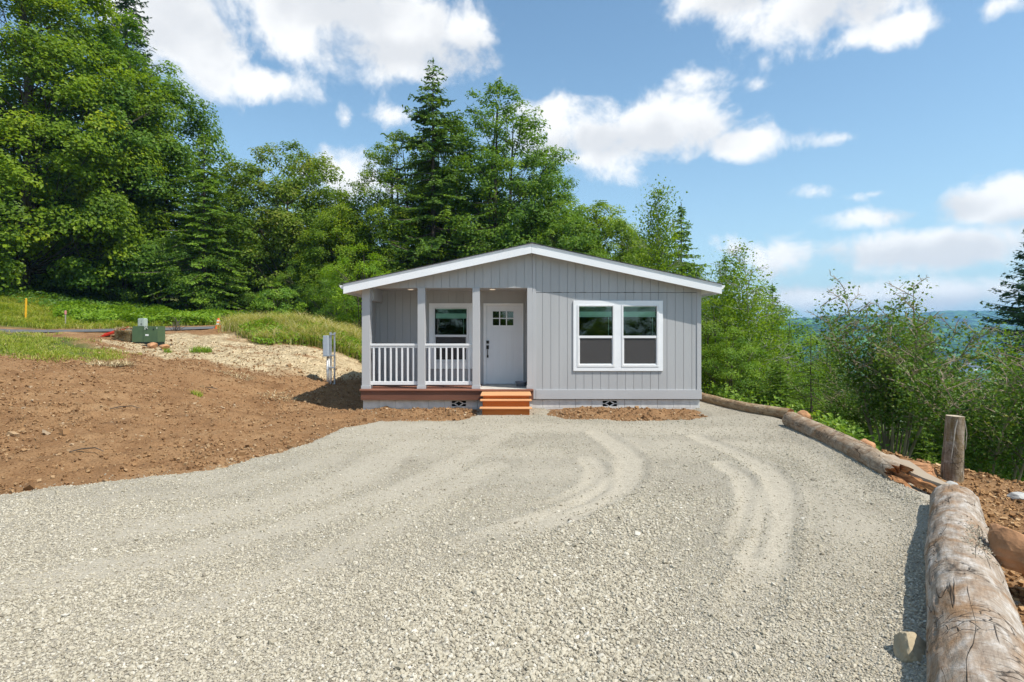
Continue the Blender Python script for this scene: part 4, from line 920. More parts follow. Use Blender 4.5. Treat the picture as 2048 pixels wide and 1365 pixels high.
def log_mesh(name, path, radii, seed, n=64, step=.03, lump=.06, ragged=.0, ragged0=0):
    P = np.array(path, float); seg = np.r_[0, np.cumsum(np.linalg.norm(np.diff(P, axis=0), axis=1))]; s = np.arange(0, seg[-1], step)
    C = np.stack([np.interp(s, seg, P[:, k]) for k in range(3)], -1); R = np.interp(s, seg, radii)
    for _ in range(30): C[1:-1] = (C[:-2]+2*C[1:-1]+C[2:])/4
    T = np.gradient(C, axis=0); T /= np.linalg.norm(T, axis=1)[:, None]; A = np.cross(T, np.array([.02, .01, 1.0])) if abs(T[0, 2]) < .9 else np.cross(T, np.array([0, 1.0, 0])); A /= np.linalg.norm(A, axis=1)[:, None]; B = np.cross(A, T)
    th = np.linspace(0, 2*pi, n+1)[:-1]; ct, sn = np.cos(th), np.sin(th)
    q = s[:, None]; X = ct[None]+0*q; Y = sn[None]+0*q
    rr = R[:, None]*(1+lump*fbm(X*1.2, Y*1.2, q*1.4, 1, 3, seed)+.035*fbm(X*2.5, Y*2.5, q*2.5, 2, 3, seed+7)-.02*np.abs(fbm(X*6, Y*6, q*.8, 1.6, 3, seed+9))-.035*sstep(.25, .6, fbm(X*3, Y*3, q*3.5, 1.6, 4, seed+31))+.012*fbm(X*9, Y*9, q*14, 1, 3, seed+41))
    off = np.zeros_like(rr)
    if ragged: w = sstep(seg[-1]-.35, seg[-1], s)[:, None]; off = off+w*ragged*fbm(X*2.2, Y*2.2, 0, 1.6, 3, seed+20)
    if ragged0: w = 1-sstep(0, .35, s)[:, None]; off = off+w*ragged0*fbm(X*2.2, Y*2.2, 0, 1.6, 3, seed+25)
    V = C[:, None]+rr[..., None]*(ct[None, :, None]*A[:, None]+sn[None, :, None]*B[:, None])+off[..., None]*T[:, None]
    m = len(s); idx = np.arange(m*n).reshape(m, n)
    Fc = np.stack([idx[:-1], np.roll(idx[:-1], -1, 1), np.roll(idx[1:], -1, 1), idx[1:]], -1).reshape(-1, 4)
    V = V.reshape(-1, 3); rc = float(np.mean(R))
    uv = np.stack([(th*rc)[None]+0*q, q+0*th[None]], -1)
    uvl = uv[:-1]; u1 = np.concatenate([uv, uv[:, :1]+np.array([2*pi*rc, 0])], 1)
    L_ = np.stack([u1[:-1, :-1], u1[:-1, 1:], u1[1:, 1:], u1[1:, :-1]], 2).reshape(-1, 2)
    me = npmesh(name, V, Fc, True); l = me.uv_layers.new(name='UVMap'); l.data.foreach_set('uv', L_.astype(np.float32).ravel())
    ends = []
    for ri, sg in ((0, -1), (m-1, 1)):      # end caps, recessed a little
        ring = V[ri*n:(ri+1)*n]; c = ring.mean(0); mid = c+(ring-c)*.5-T[ri]*sg*.02; ends.append((ring*.999+c*.001, mid, c-T[ri]*sg*.03, sg))
    ems = []
    for ring, mid, c, sg in ends:
        cv, cf = [], []; b = 0; cv += list(ring)+list(mid)+[c]
        for k in range(n):
            k2 = (k+1) % n; q_ = (b+k, b+k2, b+n+k2, b+n+k); t_ = (b+n+k, b+n+k2, b+2*n); cf += [q_ if sg < 0 else q_[::-1], t_ if sg < 0 else t_[::-1]]
        em = bpy.data.meshes.new(name+'_end'); em.from_pydata([tuple(v) for v in cv], [], cf); em.update(); ems.append(em)
    return me, ems
def add_log(path, radii, seed, mname, label, cat='log', **k):
    t = empty('edging_log' if cat == 'log' else 'tree_stump', path[0], label, cat); me, ems = log_mesh('log', path, radii, seed, **k)
    T = Matrix.Translation([-c for c in path[0]]); me.transform(T)
    link('bark' if cat != 'log' else 'trunk', me, t, M[mname]); 
    for em in ems: em.transform(T); link('cut_end', em, t, M['splitwood' if cat == 'log' else 'endgrain'])
    return t
M['endgrain'] = mat('cut_end_wood', (.46, .38, .28), .9, .1, noise=(9, 6, .7, 1.2), bump=(20, .5, .01))
add_log([(4.38, 5.62, .16), (3.3, 4.18, .175), (2.28, 2.74, .17), (1.2, 1.2, .16)], [.195, .212, .222, .235], 3, 'log_near', 'thick silvery weathered log in the nearest foreground at the right', n=96, step=.012, lump=.07, ragged0=.10)
l2 = add_log([(5.40, 11.0, .15), (5.12, 9.3, .14), (4.88, 7.9, .135), (4.62, 6.75, .13)], [.165, .175, .17, .155], 8, 'log_mid', 'tan log with a split broken end, second along the gravel edge', step=.02, lump=.06, ragged=.35, ragged0=.05)
add_log([(5.05, 17.3, .12), (5.1, 15.4, .10), (5.2, 14.0, .105), (5.42, 12.9, .11), (5.88, 11.95, .12)], [.125, .13, .128, .13, .12], 12, 'log_far', 'slender brown log starting beside the house at the far end of the gravel', step=.03, lump=.05)
k = 420; tt = np.clip(rng.normal(.52, .06, k), .3, .8); ac = rng.normal(.25, .30, k); A_ = np.array([4.38, 5.62, .16]); B_ = np.array([2.28, 2.74, .17]); dd_ = unit_((B_-A_)[None])[0]; sd_ = np.array([dd_[1], -dd_[0], 0])*-1
rl = .205+.02*tt; ax_ = A_+(B_-A_)*tt[:, None]; Pl = ax_+sd_*(rl*np.sin(ac))[:, None]+np.array([0, 0, 1.])*(rl*np.cos(ac)+.004)[:, None]
tag(stones('gravel', Pl, rng.uniform(.005, .018, k), np.clip(rng.normal(.4, .2, k), 0, 1), M['stone'], lowpoly=True), 'grey stone chips strewn on top of the nearest log', 'gravel', kind='stuff')
# splinters of the broken end
def splinter(pts, w, th, name='split_wood'):
    o = MB(); P = np.array(pts, float); n = len(P); vs = []
    for i in range(n):
        t = P[min(i+1, n-1)]-P[max(i-1, 0)]; t /= np.linalg.norm(t); a = np.cross(t, [0, 0, 1.0]); a /= np.linalg.norm(a); u = np.cross(a, t); k = w[i]/2; hh = th[i]/2
        j = .012*rng.normal(size=4)
        vs += [P[i]-a*k-u*hh*.6+j[0]*u, P[i]+a*k-u*hh+j[1]*u, P[i]+a*k*.8+u*hh+j[2]*u, P[i]-a*k*.7+u*hh*.9+j[3]*u]
    fs = [(i*4+k, i*4+(k+1) % 4, (i+1)*4+(k+1) % 4, (i+1)*4+k) for i in range(n-1) for k in range(4)]+[(3, 2, 1, 0), tuple((n-1)*4+k for k in range(4))]
    return o.add(vs, fs)
def world_to(o, mb, name, m, **k):
    ob = mb.build(name, m, o, **k); ob.data.transform(Matrix.Translation([-c for c in o.location])); return ob
def spl(a, b, w0, w1, h0_, h1_, seed):
    r = np.random.default_rng(seed); k = 9; pts = [tuple(np.array(a)*(1-t)+np.array(b)*t+r.normal(0, .008, 3)) for t in np.linspace(0, 1, k)]
    return splinter(pts, [w0+(w1-w0)*t*t+abs(r.normal(0, .008)) for t in np.linspace(0, 1, k)], [h0_+(h1_-h0_)*t+abs(r.normal(0, .006)) for t in np.linspace(0, 1, k)])
world_to(l2, spl((4.80, 7.3, .20), (4.72, 5.95, .14), .27, .06, .16, .05, 1), 'split_slab', M['log_mid'])
world_to(l2, spl((4.70, 7.0, .17), (4.66, 6.1, .12), .20, .05, .10, .04, 2), 'split_wood', M['splitwood'])
world_to(l2, spl((4.56, 6.85, .10), (4.38, 5.95, .06), .10, .03, .07, .03, 3), 'split_wood', M['splitwood'])
world_to(l2, spl((4.50, 6.75, .05), (4.28, 6.1, .02), .09, .03, .05, .02, 4), 'split_wood', M['splitwood'])
# stump
sx, sy = at(1905, 900, 7.35)[:2]; sb = h1(sx, sy)
stp = add_log([(sx-.01, sy, -.45), (sx, sy, .1), (sx+.02, sy, .45), (sx+.035, sy, CAMZ-(830-665)/F*7.35)], [.125, .118, .108, .10], 21, 'stump', 'tall barky tree stump standing on the bank behind the logs', 'stump', n=48, step=.02, lump=.06)
vn = MB().tube([(sx-.02, sy-.11, .74), (sx-.055, sy-.115, .62), (sx-.075, sy-.12, .48), (sx-.09, sy-.118, .36), (sx-.11, sy-.115, .22)], [.006, .008, .006, .005, .003], 6).tube([(sx-.08, sy-.12, .45), (sx-.03, sy-.13, .34)], [.004, .002], 5).tube([(sx+.115, sy-.05, .72), (sx+.135, sy-.06, .55), (sx+.12, sy-.06, .35)], [.007, .007, .004], 6)
world_to(stp, vn, 'dead_vine', M['stake'])

# ------------------------------------------------------------------ vegetation
def unit(v): return v/(np.linalg.norm(v, axis=-1, keepdims=True)+1e-9)
def leaf_mesh(name, C, Nn, size, tint, aspect=.75, fold=.18, axis_dir=None):
    n = len(C); Nn = unit(Nn); t = axis_dir if axis_dir is not None else rng.normal(size=(n, 3))
    t = t-Nn*np.sum(t*Nn, 1, keepdims=True); t = unit(t); b = np.cross(Nn, t); s = size[:, None]
    asp = aspect if np.isscalar(aspect) else aspect[:, None]
    V = np.stack([C-t*s*.5, C-b*s*.5*asp+Nn*s*fold+t*s*.08, C+t*s*.5, C+b*s*.5*asp+Nn*s*fold+t*s*.08], 1).reshape(-1, 3)
    return npmesh(name, V, np.arange(n*4).reshape(n, 4), False, face_attr={'tint': tint})
def merge(a, b): return (np.concatenate([x, y]) for x, y in zip(a, b))
class Branches(MB):
    pass
def limb(mb, p0, p1, r0, r1, r, sag=.0, k=6, n=5, wob=.05):
    p0 = np.array(p0, float); p1 = np.array(p1, float); L = np.linalg.norm(p1-p0); pts = []
    w = np.array([r.gauss(0, 1), r.gauss(0, 1), r.gauss(0, .5)])*wob*L
    for i in range(k):
        t = i/(k-1); pts.append(p0*(1-t)+p1*t+w*sin(pi*t)+np.array([0, 0, sag*L*sin(pi*t)]))
    mb.tube(pts, [r0+(r1-r0)*(i/(k-1)) for i in range(k)], n, cap=False); return pts
def broadleaf(seed, H, lo, prof, nclump=170, nleaf=330, leaf=.17, cr=1.1, tr=.28, lean=(0, 0), stems=1, flat=.55, shell=.55, twig=True, bare=0.0, squash=1.0):
    """prof: list of (fraction of crown height, radius)"""
    r = random.Random(seed); g = np.random.default_rng(seed); br = MB()
    tf = [p[0] for p in prof]; rf = [p[1] for p in prof]
    cl = []
    # clumps placed evenly over the crown by rejection
    Rm = max(rf); tries = 0
    while len(cl) < nclump and tries < 60000:
        tries += 1; t = g.random(); R = np.interp(t, tf, rf)
        if g.random() > (R/Rm)**1.3+.08: continue
        a = g.random()*2*pi; q = R*(shell+(1-shell)*g.random()**.6) if g.random() < .78 else R*g.random()
        wobble = 1+.16*sin(3*a+seed)+.10*sin(7*a+t*9+seed*2)
        p = np.array([cos(a)*q*wobble*squash, sin(a)*q*wobble, lo+(H-lo)*t]); p[:2] += np.array(lean)*t
        c = cr*g.uniform(.6, 1.25)*(.55+.45*R/Rm)
        if cl and min(np.sum((p-np.array([x[0] for x in cl]))**2, axis=1)) < (c*.42)**2: continue
        cl.append((p, c))
    mains = []
    for s in range(stems):
        a = 2*pi*s/max(1, stems)+r.random(); sp = 0 if stems == 1 else r.uniform(.1, .32)*Rm
        topz = lo+(H-lo)*r.uniform(.72, .92); end = (cos(a)*sp+lean[0]*.8, sin(a)*sp+lean[1]*.8, topz)
        mains.append(limb(br, (cos(a)*.12*(stems > 1), sin(a)*.12*(stems > 1), -.4), end, tr, tr*.12, r, k=12, n=8, wob=.02))
    if twig:
        for p, c in cl:
            if r.random() < .68: continue
            m = mains[r.randrange(len(mains))]; zs = max(lo*.75, p[2]-np.hypot(p[0], p[1])*r.uniform(.55, 1.0)-.4)
            j = min(range(len(m)), key=lambda i: abs(m[i][2]-zs)); b0 = m[j]; L = np.linalg.norm(p-b0)
            pts = limb(br, b0, p, min(tr*.3, .008*L+.015), .012, r, sag=-.04, k=6, n=4, wob=.06)
            for _ in range(3):
                q = p+np.array([r.gauss(0, 1), r.gauss(0, 1), r.gauss(.2, .6)])*c*.55; limb(br, pts[r.choice((3, 4))], q, .016, .006, r, k=3, n=3)
    C, Nn, Sz, Ti = [], [], [], []
    for p, c in cl:
        n = int(nleaf*(c/cr)**2*g.uniform(.7, 1.2)); u = unit(g.normal(size=(n, 3))); rad = g.random(n)**.45
        u2 = u*rad[:, None]*np.array([1, 1, flat])*c*(1+.35*vn3(u[:, 0]*2.2+p[0], u[:, 1]*2.2+p[1], u[:, 2]*2.2)[:, None])
        u2[:, 2] -= .22*c*(u2[:, 0]**2+u2[:, 1]**2)/(c*c)
        keep = (u[:, 2] > -.35) | (g.random(n) < .35); u2 = u2[keep]; u = u[keep]
        C.append(p+u2); out = unit(np.array([p[0], p[1], 0.3*(p[2]-lo)]))
        Nn.append(u*.55+out*.65+np.array([0, 0, .50])+g.normal(0, .42, (len(u), 3)))
        Sz.append(leaf*g.uniform(.6, 1.35, len(u))); Ti.append(np.clip(g.normal(.0, .13, len(u))+g.normal(.48, .14)+.0*u[:, 2], 0, 1))
    C = np.concatenate(C); Nn = np.concatenate(Nn); Sz = np.concatenate(Sz); Ti = np.concatenate(Ti)
    if bare: k = g.random(len(C)) > bare; C, Nn, Sz, Ti = C[k], Nn[k], Sz[k], Ti[k]
    return br, leaf_mesh('crown', C, Nn, Sz, Ti)
def conifer(seed, H, lo, Rbase, power=.9, spacing=.36, nb=6, droop=.18, tr=.22, spray=.16, dens=1.0, tipup=.12, gap=0.0, prof=None, ndl=.3):
    r = random.Random(seed); g = np.random.default_rng(seed); br = MB()
    br.tube([(0, 0, -.5), (.02, 0, H*.3), (0, .03, H*.65), (0, 0, H)], [tr, tr*.8, tr*.42, .012], 8)
    C, Nn, Sz, Ti, Ax = [], [], [], [], []
    z = lo; a0 = 0
    while z < H-.15:
        f = (z-lo)/(H-lo); R = (np.interp(f, [p[0] for p in prof], [p[1] for p in prof]) if prof else Rbase*(1-f)**power)*(1+.22*sin(z*1.9+seed)*(1-f))
        for k in range(nb):
            if r.random() < gap: continue
            a = a0+2*pi*k/nb+r.uniform(-.4, .4); L = max(.12, R*r.uniform(.50, 1.15)); zz = z+r.uniform(-.85, .85)*spacing
            m = max(4, int(L/.22)); ts = np.linspace(0, 1, m); slope = (.30*(f)-.12) ; d = np.array([cos(a), sin(a), 0]); side = np.array([-sin(a), cos(a), 0])
            drp = droop*r.uniform(.3, 1.7)
            axis = np.stack([d[0]*L*ts, d[1]*L*ts, zz+L*(slope*ts-drp*ts**1.6+tipup*ts**4)], -1)
            if L > .5: br.tube([axis[0], axis[m//2], axis[-1]], [.010+.012*L, .008+.006*L, .004], 3, cap=False)
            bt = g.normal(.48, .12)
            # side sprays lying flat either side of the branch
            nsp = int(max(3, L/.11)*dens)
            tt = np.sort(g.uniform(.12, 1, nsp)); base = np.stack([np.interp(tt, ts, axis[:, q]) for q in range(3)], -1)
            wl = np.clip((1.05-tt), .12, 1)**.7*min(.65, L*.34)+.08; sg = np.where(g.random(nsp) < .5, -1, 1)
            for q in range(nsp):
                nn = max(2, int(wl[q]/.075)); uu = np.linspace(.15, 1, nn)[:, None]
                dirv = (side*sg[q]*.85+d*.5); dirv = dirv/np.linalg.norm(dirv)
                pts = base[q]+dirv*wl[q]*uu+np.array([0, 0, -1])*(uu**2)*wl[q]*.22+g.normal(0, .018, (nn, 3))
                C.append(pts); Ax.append(np.repeat((dirv+d*.3)[None], nn, 0)+g.normal(0, .25, (nn, 3))); Nn.append(np.array([0, 0, 1.])+g.normal(0, ndl, (nn, 3))+d*.55)
                Sz.append(spray*g.uniform(.7, 1.3, nn)); Ti.append(np.clip(bt+g.normal(0, .12, nn)+.25*(tt[q]-.6)*0, 0, 1))
        z += spacing*r.uniform(.75, 1.2)*(1-.35*f); a0 += .7
    lead = np.stack([np.zeros(8), np.zeros(8), np.linspace(H-.5, H+.1, 8)], -1); C.append(lead+g.normal(0, .03, (8, 3))); Ax.append(np.tile([0, 0, 1.], (8, 1))+g.normal(0, .5, (8, 3))); Nn.append(g.normal(size=(8, 3))); Sz.append(np.full(8, spray*.8)); Ti.append(np.full(8, .5))
    return br, leaf_mesh('crown', np.concatenate(C), np.concatenate(Nn), np.concatenate(Sz), np.concatenate(Ti), aspect=.42, fold=.1, axis_dir=np.concatenate(Ax))
def branchy(seed, H, stems, spread, tr, nbr=9, leaf=.07, nl=22, lo=.35, blen=.30, white=False, up=.8, bend=.12, leafR=.16, twl=.5):
    """open tree, leaves carried in small tufts along fine twigs; stems is how many trunks rise from the base"""
    r = random.Random(seed); g = np.random.default_rng(seed); br = MB(); C = []
    for s in range(stems):
        a = 2*pi*s/stems+r.uniform(-.5, .5); sp = spread*H*r.uniform(.25, 1.0)*(stems > 1); h = H*r.uniform(.72, 1.0) if s else H
        p0 = (cos(a)*.05*(stems > 1), sin(a)*.05*(stems > 1), -.4); p1 = (cos(a)*sp, sin(a)*sp, h)
        m = 14; pts = []; w = np.array([r.gauss(0, 1), r.gauss(0, 1), 0])*bend*h*.3
        for i in range(m):
            t = i/(m-1); pts.append(np.array([p0[0]+(p1[0]-p0[0])*t**1.5, p0[1]+(p1[1]-p0[1])*t**1.5, p0[2]+(h-p0[2])*t])+w*sin(pi*t*1.1))
        rr = tr*r.uniform(.65, 1.1); br.tube(pts, [max(.006, rr*(1-i/(m-1))**.8) for i in range(m)], 7, cap=False)
        for b in range(nbr):
            t = lo+(1-lo)*(b+r.random())/nbr; i = min(m-2, int(t*(m-1))); q0 = pts[i]+(pts[i+1]-pts[i])*(t*(m-1)-i)
            aa = r.random()*2*pi; L = H*blen*(1.15-t)*r.uniform(.6, 1.2)+.25; d = np.array([cos(aa), sin(aa), up*r.uniform(.5, 1.3)]); d /= np.linalg.norm(d)
            bp = limb(br, q0, q0+d*L, max(.008, rr*.34*(1-t)+.006), .005, r, k=6, n=4, sag=.05, wob=.05)
            for j in range(1, 6):
                for _ in range(2):
                    dd = d*.6+np.array([r.gauss(0, .7), r.gauss(0, .7), r.gauss(.15, .5)]); e = bp[j]+dd*L*.22*twl*2; limb(br, bp[j], e, .006, .003, r, k=3, n=3)
                    k = max(3, int(nl*r.uniform(.4, 1.2))); C.append(e*(1-.35*g.random((k, 1)))+bp[j]*.35*g.random((k, 1))*0+(bp[j]-e)*0+g.normal(0, leafR, (k, 3))*[1, 1, .7])
        k = nl*3; u = g.uniform(.75, 1.02, (k, 1)); C.append(np.array(pts[-1])*u+np.array(pts[-3])*(1-u)+g.normal(0, leafR*1.2, (k, 3)))
    C = [c if len(c) else c for c in C]; C = np.concatenate(C); n = len(C)
    return br, leaf_mesh('crown', C, np.array([0, 0, .7])+g.normal(0, .6, (n, 3)), leaf*g.uniform(.6, 1.35, n), np.clip(g.normal(.5, .2, n)+.35*vn3(C[:, 0]*1.2, C[:, 1]*1.2, C[:, 2]*1.2), 0, 1))
M['bark'] = mat('grey_brown_bark', (.095, .078, .062), .9, .1, noise=(6, 6, .5, 1.4), bump=(14, .8, .02), stretch=(1, 1, .25))
M['alderbark'] = mat('pale_alder_bark', (.40, .38, .34), .85, .15, noise=(5, 6, .5, 1.2), bump=(20, .4, .008), stretch=(1, 1, .4))
M['mossbark'] = mat('mossy_brown_bark', (.31, .25, .17), .9, .1, noise=(5, 6, .5, 1.5), bump=(18, .7, .01), stretch=(1, 1, .3))
M['maple'] = leafmat('maple_leaves', [(0.061, 0.12, 0.01), (0.123, 0.207, 0.012), (0.212, 0.311, 0.015), (0.369, 0.427, 0.024)])
M['maple2'] = leafmat('dark_maple_leaves', [(0.054, 0.121, 0.016), (0.096, 0.189, 0.02), (0.163, 0.27, 0.024), (0.279, 0.371, 0.041)])
M['bronzemaple'] = leafmat('bronze_maple_leaves', [(.062, .12, .012), (.12, .20, .014), (.19, .26, .022), (.28, .26, .06)])
M['bright'] = leafmat('bright_green_leaves', [(0.085, 0.17, 0.009), (0.153, 0.274, 0.012), (0.23, 0.359, 0.014), (0.306, 0.416, 0.035)])
M['alder'] = leafmat('alder_leaves', [(0.072, 0.143, 0.01), (0.134, 0.227, 0.012), (0.202, 0.306, 0.018), (0.278, 0.37, 0.038)])
M['fir'] = leafmat('fir_needles', [(0.046, 0.103, 0.016), (0.093, 0.177, 0.019), (0.156, 0.257, 0.022), (0.253, 0.353, 0.027)], transl=.2)
M['bluefir'] = leafmat('blue_fir_needles', [(0.031, 0.075, 0.037), (0.06, 0.119, 0.053), (0.098, 0.169, 0.062), (0.163, 0.237, 0.075)], transl=.15)
M['hemlock'] = leafmat('hemlock_needles', [(0.057, 0.125, 0.014), (0.114, 0.211, 0.016), (0.181, 0.296, 0.019), (0.272, 0.388, 0.027)], transl=.25)
M['shrub'] = leafmat('shrub_leaves', [(.05, .11, .016), (.095, .18, .022), (.15, .24, .035), (.23, .24, .07)], transl=.3)
M['shrub2'] = leafmat('green_shrub_leaves', [(0.057, 0.13, 0.016), (0.114, 0.221, 0.019), (0.193, 0.312, 0.026), (0.3, 0.403, 0.052)], transl=.35)

def plant(name, meshes, X, Y, label, cat='tree', sc=1.0, rz=0, group=None, bark='bark', leafm='maple', dz=0, scz=None):
    """first use of a species mesh builds it, later ones copy the objects and share the mesh data"""
    br, cm = meshes
    t = empty(name, (X, Y, h1(X, Y)-.05+dz), label, cat, group, rz); t.scale = (sc, sc, scz or sc)
    if isinstance(br, MB):
        o = br.build('trunk', M[bark], t, smooth=True); me = o.data
    else: me = br; o = link('trunk', me, t)
    if len(cm.materials) == 0: cm.materials.append(M[leafm])
    c = link('crown', cm, t); return t, (me, cm)
# the species
S_BIG = broadleaf(101, 25.0, .6, [(0, 5.0), (.12, 6.3), (.35, 6.8), (.52, 6.0), (.64, 4.6), (.78, 3.1), (.92, 1.6), (1, .6)], nclump=460, nleaf=540, leaf=.205, cr=1.35, tr=.5, shell=.78, flat=.68)
S_DOME = broadleaf(102, 21.5, 1.2, [(0, 4.8), (.3, 5.4), (.5, 5.4), (.66, 4.6), (.84, 2.6), (1, .5)], nclump=300, nleaf=440, leaf=.215, cr=1.3, tr=.45, shell=.78, flat=.68)
S_MAPLE = broadleaf(103, 14.2, 1.0, [(0, 3.6), (.2, 5.2), (.5, 5.2), (.75, 4.3), (.92, 2.5), (1, .7)], nclump=340, nleaf=320, leaf=.19, cr=1.0, tr=.28, shell=.66, flat=.7)
S_TALL = broadleaf(104, 20.6, 1.0, [(0, 4.0), (.2, 5.2), (.45, 5.3), (.66, 4.5), (.84, 3.0), (.95, 1.7), (1, .6)], nclump=420, nleaf=300, leaf=.19, cr=.98, tr=.28, stems=3, shell=.62, flat=.72)
S_FIR = conifer(105, 20.6, 1.5, 5.0, spacing=.52, nb=7, droop=.26, tr=.24, spray=.25, dens=1.2, gap=.20, ndl=.6, tipup=.2, prof=[(0, 5.2), (.28, 5.4), (.47, 4.8), (.62, 3.7), (.76, 2.4), (.87, 1.35), (.95, .6), (1, .15)])
S_SPRUCE = conifer(106, 31, 3.0, 5.5, power=.8, spacing=.55, nb=6, droop=.10, tr=.36, spray=.28, dens=.8, tipup=.25, ndl=.45)
S_HEM = conifer(107, 14, 1.6, 3.6, spacing=.46, nb=6, droop=.30, tr=.2, spray=.21, dens=1.2, gap=.08, ndl=.45, prof=[(0, 3.7), (.3, 3.5), (.6, 2.5), (.85, 1.2), (1, .12)])
S_SMALLFIR = conifer(108, 11.5, .6, 2.3, spacing=.34, nb=8, droop=.20, tr=.11, spray=.18, dens=1.5, gap=.08, ndl=.5, prof=[(0, 2.6), (.3, 2.5), (.6, 1.7), (.8, .75), (.9, .42), (1, .1)])
S_ALDER = branchy(109, 11.0, 1, .1, .10, nbr=66, leaf=.14, nl=26, lo=.18, blen=.29, up=.5, leafR=.26)
S_ALDER2 = branchy(110, 6.6, 1, .1, .07, nbr=60, leaf=.085, nl=19, lo=.12, blen=.28, up=.4, leafR=.15)
S_MULTI = branchy(111, 3.9, 14, .42, .034, nbr=10, leaf=.062, nl=12, lo=.56, blen=.20, up=.9, leafR=.07, bend=.14)
S_MULTI2 = branchy(112, 3.5, 9, .42, .036, nbr=11, leaf=.058, nl=14, lo=.52, blen=.24, up=.7, leafR=.075, bend=.14)
S_BUSH = broadleaf(113, 2.4, .1, [(0, 1.1), (.35, 1.5), (.7, 1.1), (1, .3)], nclump=56, nleaf=200, leaf=.10, cr=.40, tr=.05, stems=4, shell=.4)
S_UNDER = broadleaf(114, 6.0, .3, [(0, 1.6), (.35, 2.4), (.7, 1.9), (1, .4)], nclump=95, nleaf=240, leaf=.11, cr=.68, tr=.07, stems=3, shell=.45)
S_BLUE = conifer(116, 14, .5, 4.2, power=.75, spacing=.34, nb=8, droop=.16, tr=.2, spray=.19, dens=1.7, ndl=.6, tipup=.2)
S_HEM2 = conifer(115, 5.0, .15, 1.3, power=.8, spacing=.22, nb=6, droop=.30, tr=.05, spray=.10, dens=1.2, ndl=.5)

def X_(px, Y): return (px-CX)/F*Y
_, S_BIG = plant('maple_tree', S_BIG, -33.0, 38, 'huge bright green broadleaf tree filling the upper left corner', leafm='maple', sc=1.12)
_, S_SPRUCE = plant('fir_tree', S_SPRUCE, X_(252, 48), 48, 'tall dark blue green fir rising behind the huge leafy tree at left', leafm='bluefir')
_, S_DOME = plant('maple_tree', S_DOME, -28.6, 42.5, 'tall domed tree sloping down to the right, behind the huge leafy tree', leafm='maple2', rz=.6)
_, S_HEM = plant('hemlock_tree', S_HEM, X_(408, 39), 39, 'pale green hemlock with drooping boughs right of the huge leafy tree', leafm='hemlock', sc=.92)
plant('hemlock_tree', S_HEM, X_(335, 43), 43, 'shaded hemlock beneath the domed tree, left of the drooping pale hemlock', leafm='hemlock', sc=.9, rz=2, dz=.5)
_, S_MAPLE = plant('maple_tree', S_MAPLE, X_(578, 45), 45, 'round crowned bronze green tree left of the house', leafm='bronzemaple')
_, S_FIR = plant('fir_tree', S_FIR, X_(866, 40), 40, 'tallest pointed fir standing behind the porch side of the roof', leafm='fir', dz=-.4)
_, S_TALL = plant('maple_tree', S_TALL, X_(1003, 43), 43, 'tall leafy tree right beside the pointed fir behind the ridge', leafm='maple2', dz=.3)
def relief(m, leafm):        # a second foliage colour for the same tree shape
    c = m[1].copy(); c.materials.clear(); c.materials.append(M[leafm]); return (m[0], c)
S_TALLM = relief(S_TALL, 'maple'); S_MAPLEG = relief(S_MAPLE, 'maple2'); S_MAPLEM = relief(S_MAPLE, 'maple'); S_FIRH = relief(S_FIR, 'hemlock'); S_DOMEM = relief(S_DOME, 'maple')
plant('maple_tree', S_MAPLEG, -43.5, 41, 'dark leafy tree at the left edge beside the huge tree', sc=1.2, rz=2.2)
plant('maple_tree', S_TALL, X_(1078, 46), 46, 'leafy tree forming the right shoulder of the clump behind the ridge', sc=.84, rz=2.2)
plant('maple_tree', S_TALLM, X_(792, 42), 42, 'leafy tree showing left of the pointed fir', sc=.74, rz=4)
plant('maple_tree', S_TALL, X_(905, 46), 46, 'leafy crown filling in right behind the pointed fir', sc=.90, rz=5.2)
plant('maple_tree', S_MAPLEM, X_(1195, 44), 44, 'lower yellow green tree behind the right half of the roof', sc=.84, rz=1)
plant('maple_tree', S_MAPLEG, X_(1120, 40), 40, 'dark rounded tree just behind the right slope of the roof', sc=.78, rz=3.2)
plant('maple_tree', S_MAPLEM, X_(690, 42), 42, 'yellow green rounded tree above the left eave of the house', sc=.66, rz=5)
_, S_ALDER = plant('alder_tree', S_ALDER, X_(1318, 36), 36, 'slender pale trunked airy tree above the right slope of the roof', leafm='alder', bark='alderbark', scz=1.16)
_, S_SMALLFIR = plant('fir_tree', S_SMALLFIR, X_(1363, 38), 38, 'slim pointed fir with a bare spire beside the pale trunked tree', leafm='hemlock', sc=1.14)
plant('alder_tree', S_ALDER, X_(1400, 40), 40, 'airy tree behind the right eave of the house', bark='alderbark', sc=.72, rz=2, dz=1.2)
plant('alder_tree', S_ALDER, X_(1255, 41), 41, 'airy tree left of the pale trunked one above the roof', bark='alderbark', sc=.82, rz=4, dz=.5)
_, S_ALDER2 = plant('alder_tree', S_ALDER2, X_(1490, 19.5), 19.5, 'pale trunked young alder right of the house corner', leafm='alder', bark='alderbark', sc=(CAMZ+170/F*19.5-h1(X_(1490, 19.5), 19.5)+.05)/6.6)
plant('alder_tree', S_ALDER2, X_(1440, 24), 24, 'young alder against the right wall of the house', bark='alderbark', sc=.95, rz=2.4, dz=.3)
plant('alder_tree', S_ALDER2, X_(1535, 22), 22, 'thin leaning alder behind the pale trunked one', bark='alderbark', sc=.85, rz=4.4, dz=-.2)
plant('fir_tree', S_SMALLFIR, X_(1545, 30), 30, 'narrow dark conifer on the slope right of the alders', sc=.68, rz=1, dz=.5)
plant('fir_tree', S_SMALLFIR, X_(1450, 33), 33, 'conifer behind the alders beside the house', sc=.75, rz=3, dz=1)
_, S_HEM2 = plant('hemlock_tree', S_HEM2, X_(1622, 15.2), 15.2, 'young bright hemlock just over the far log', leafm='hemlock', sc=.62, dz=.35)
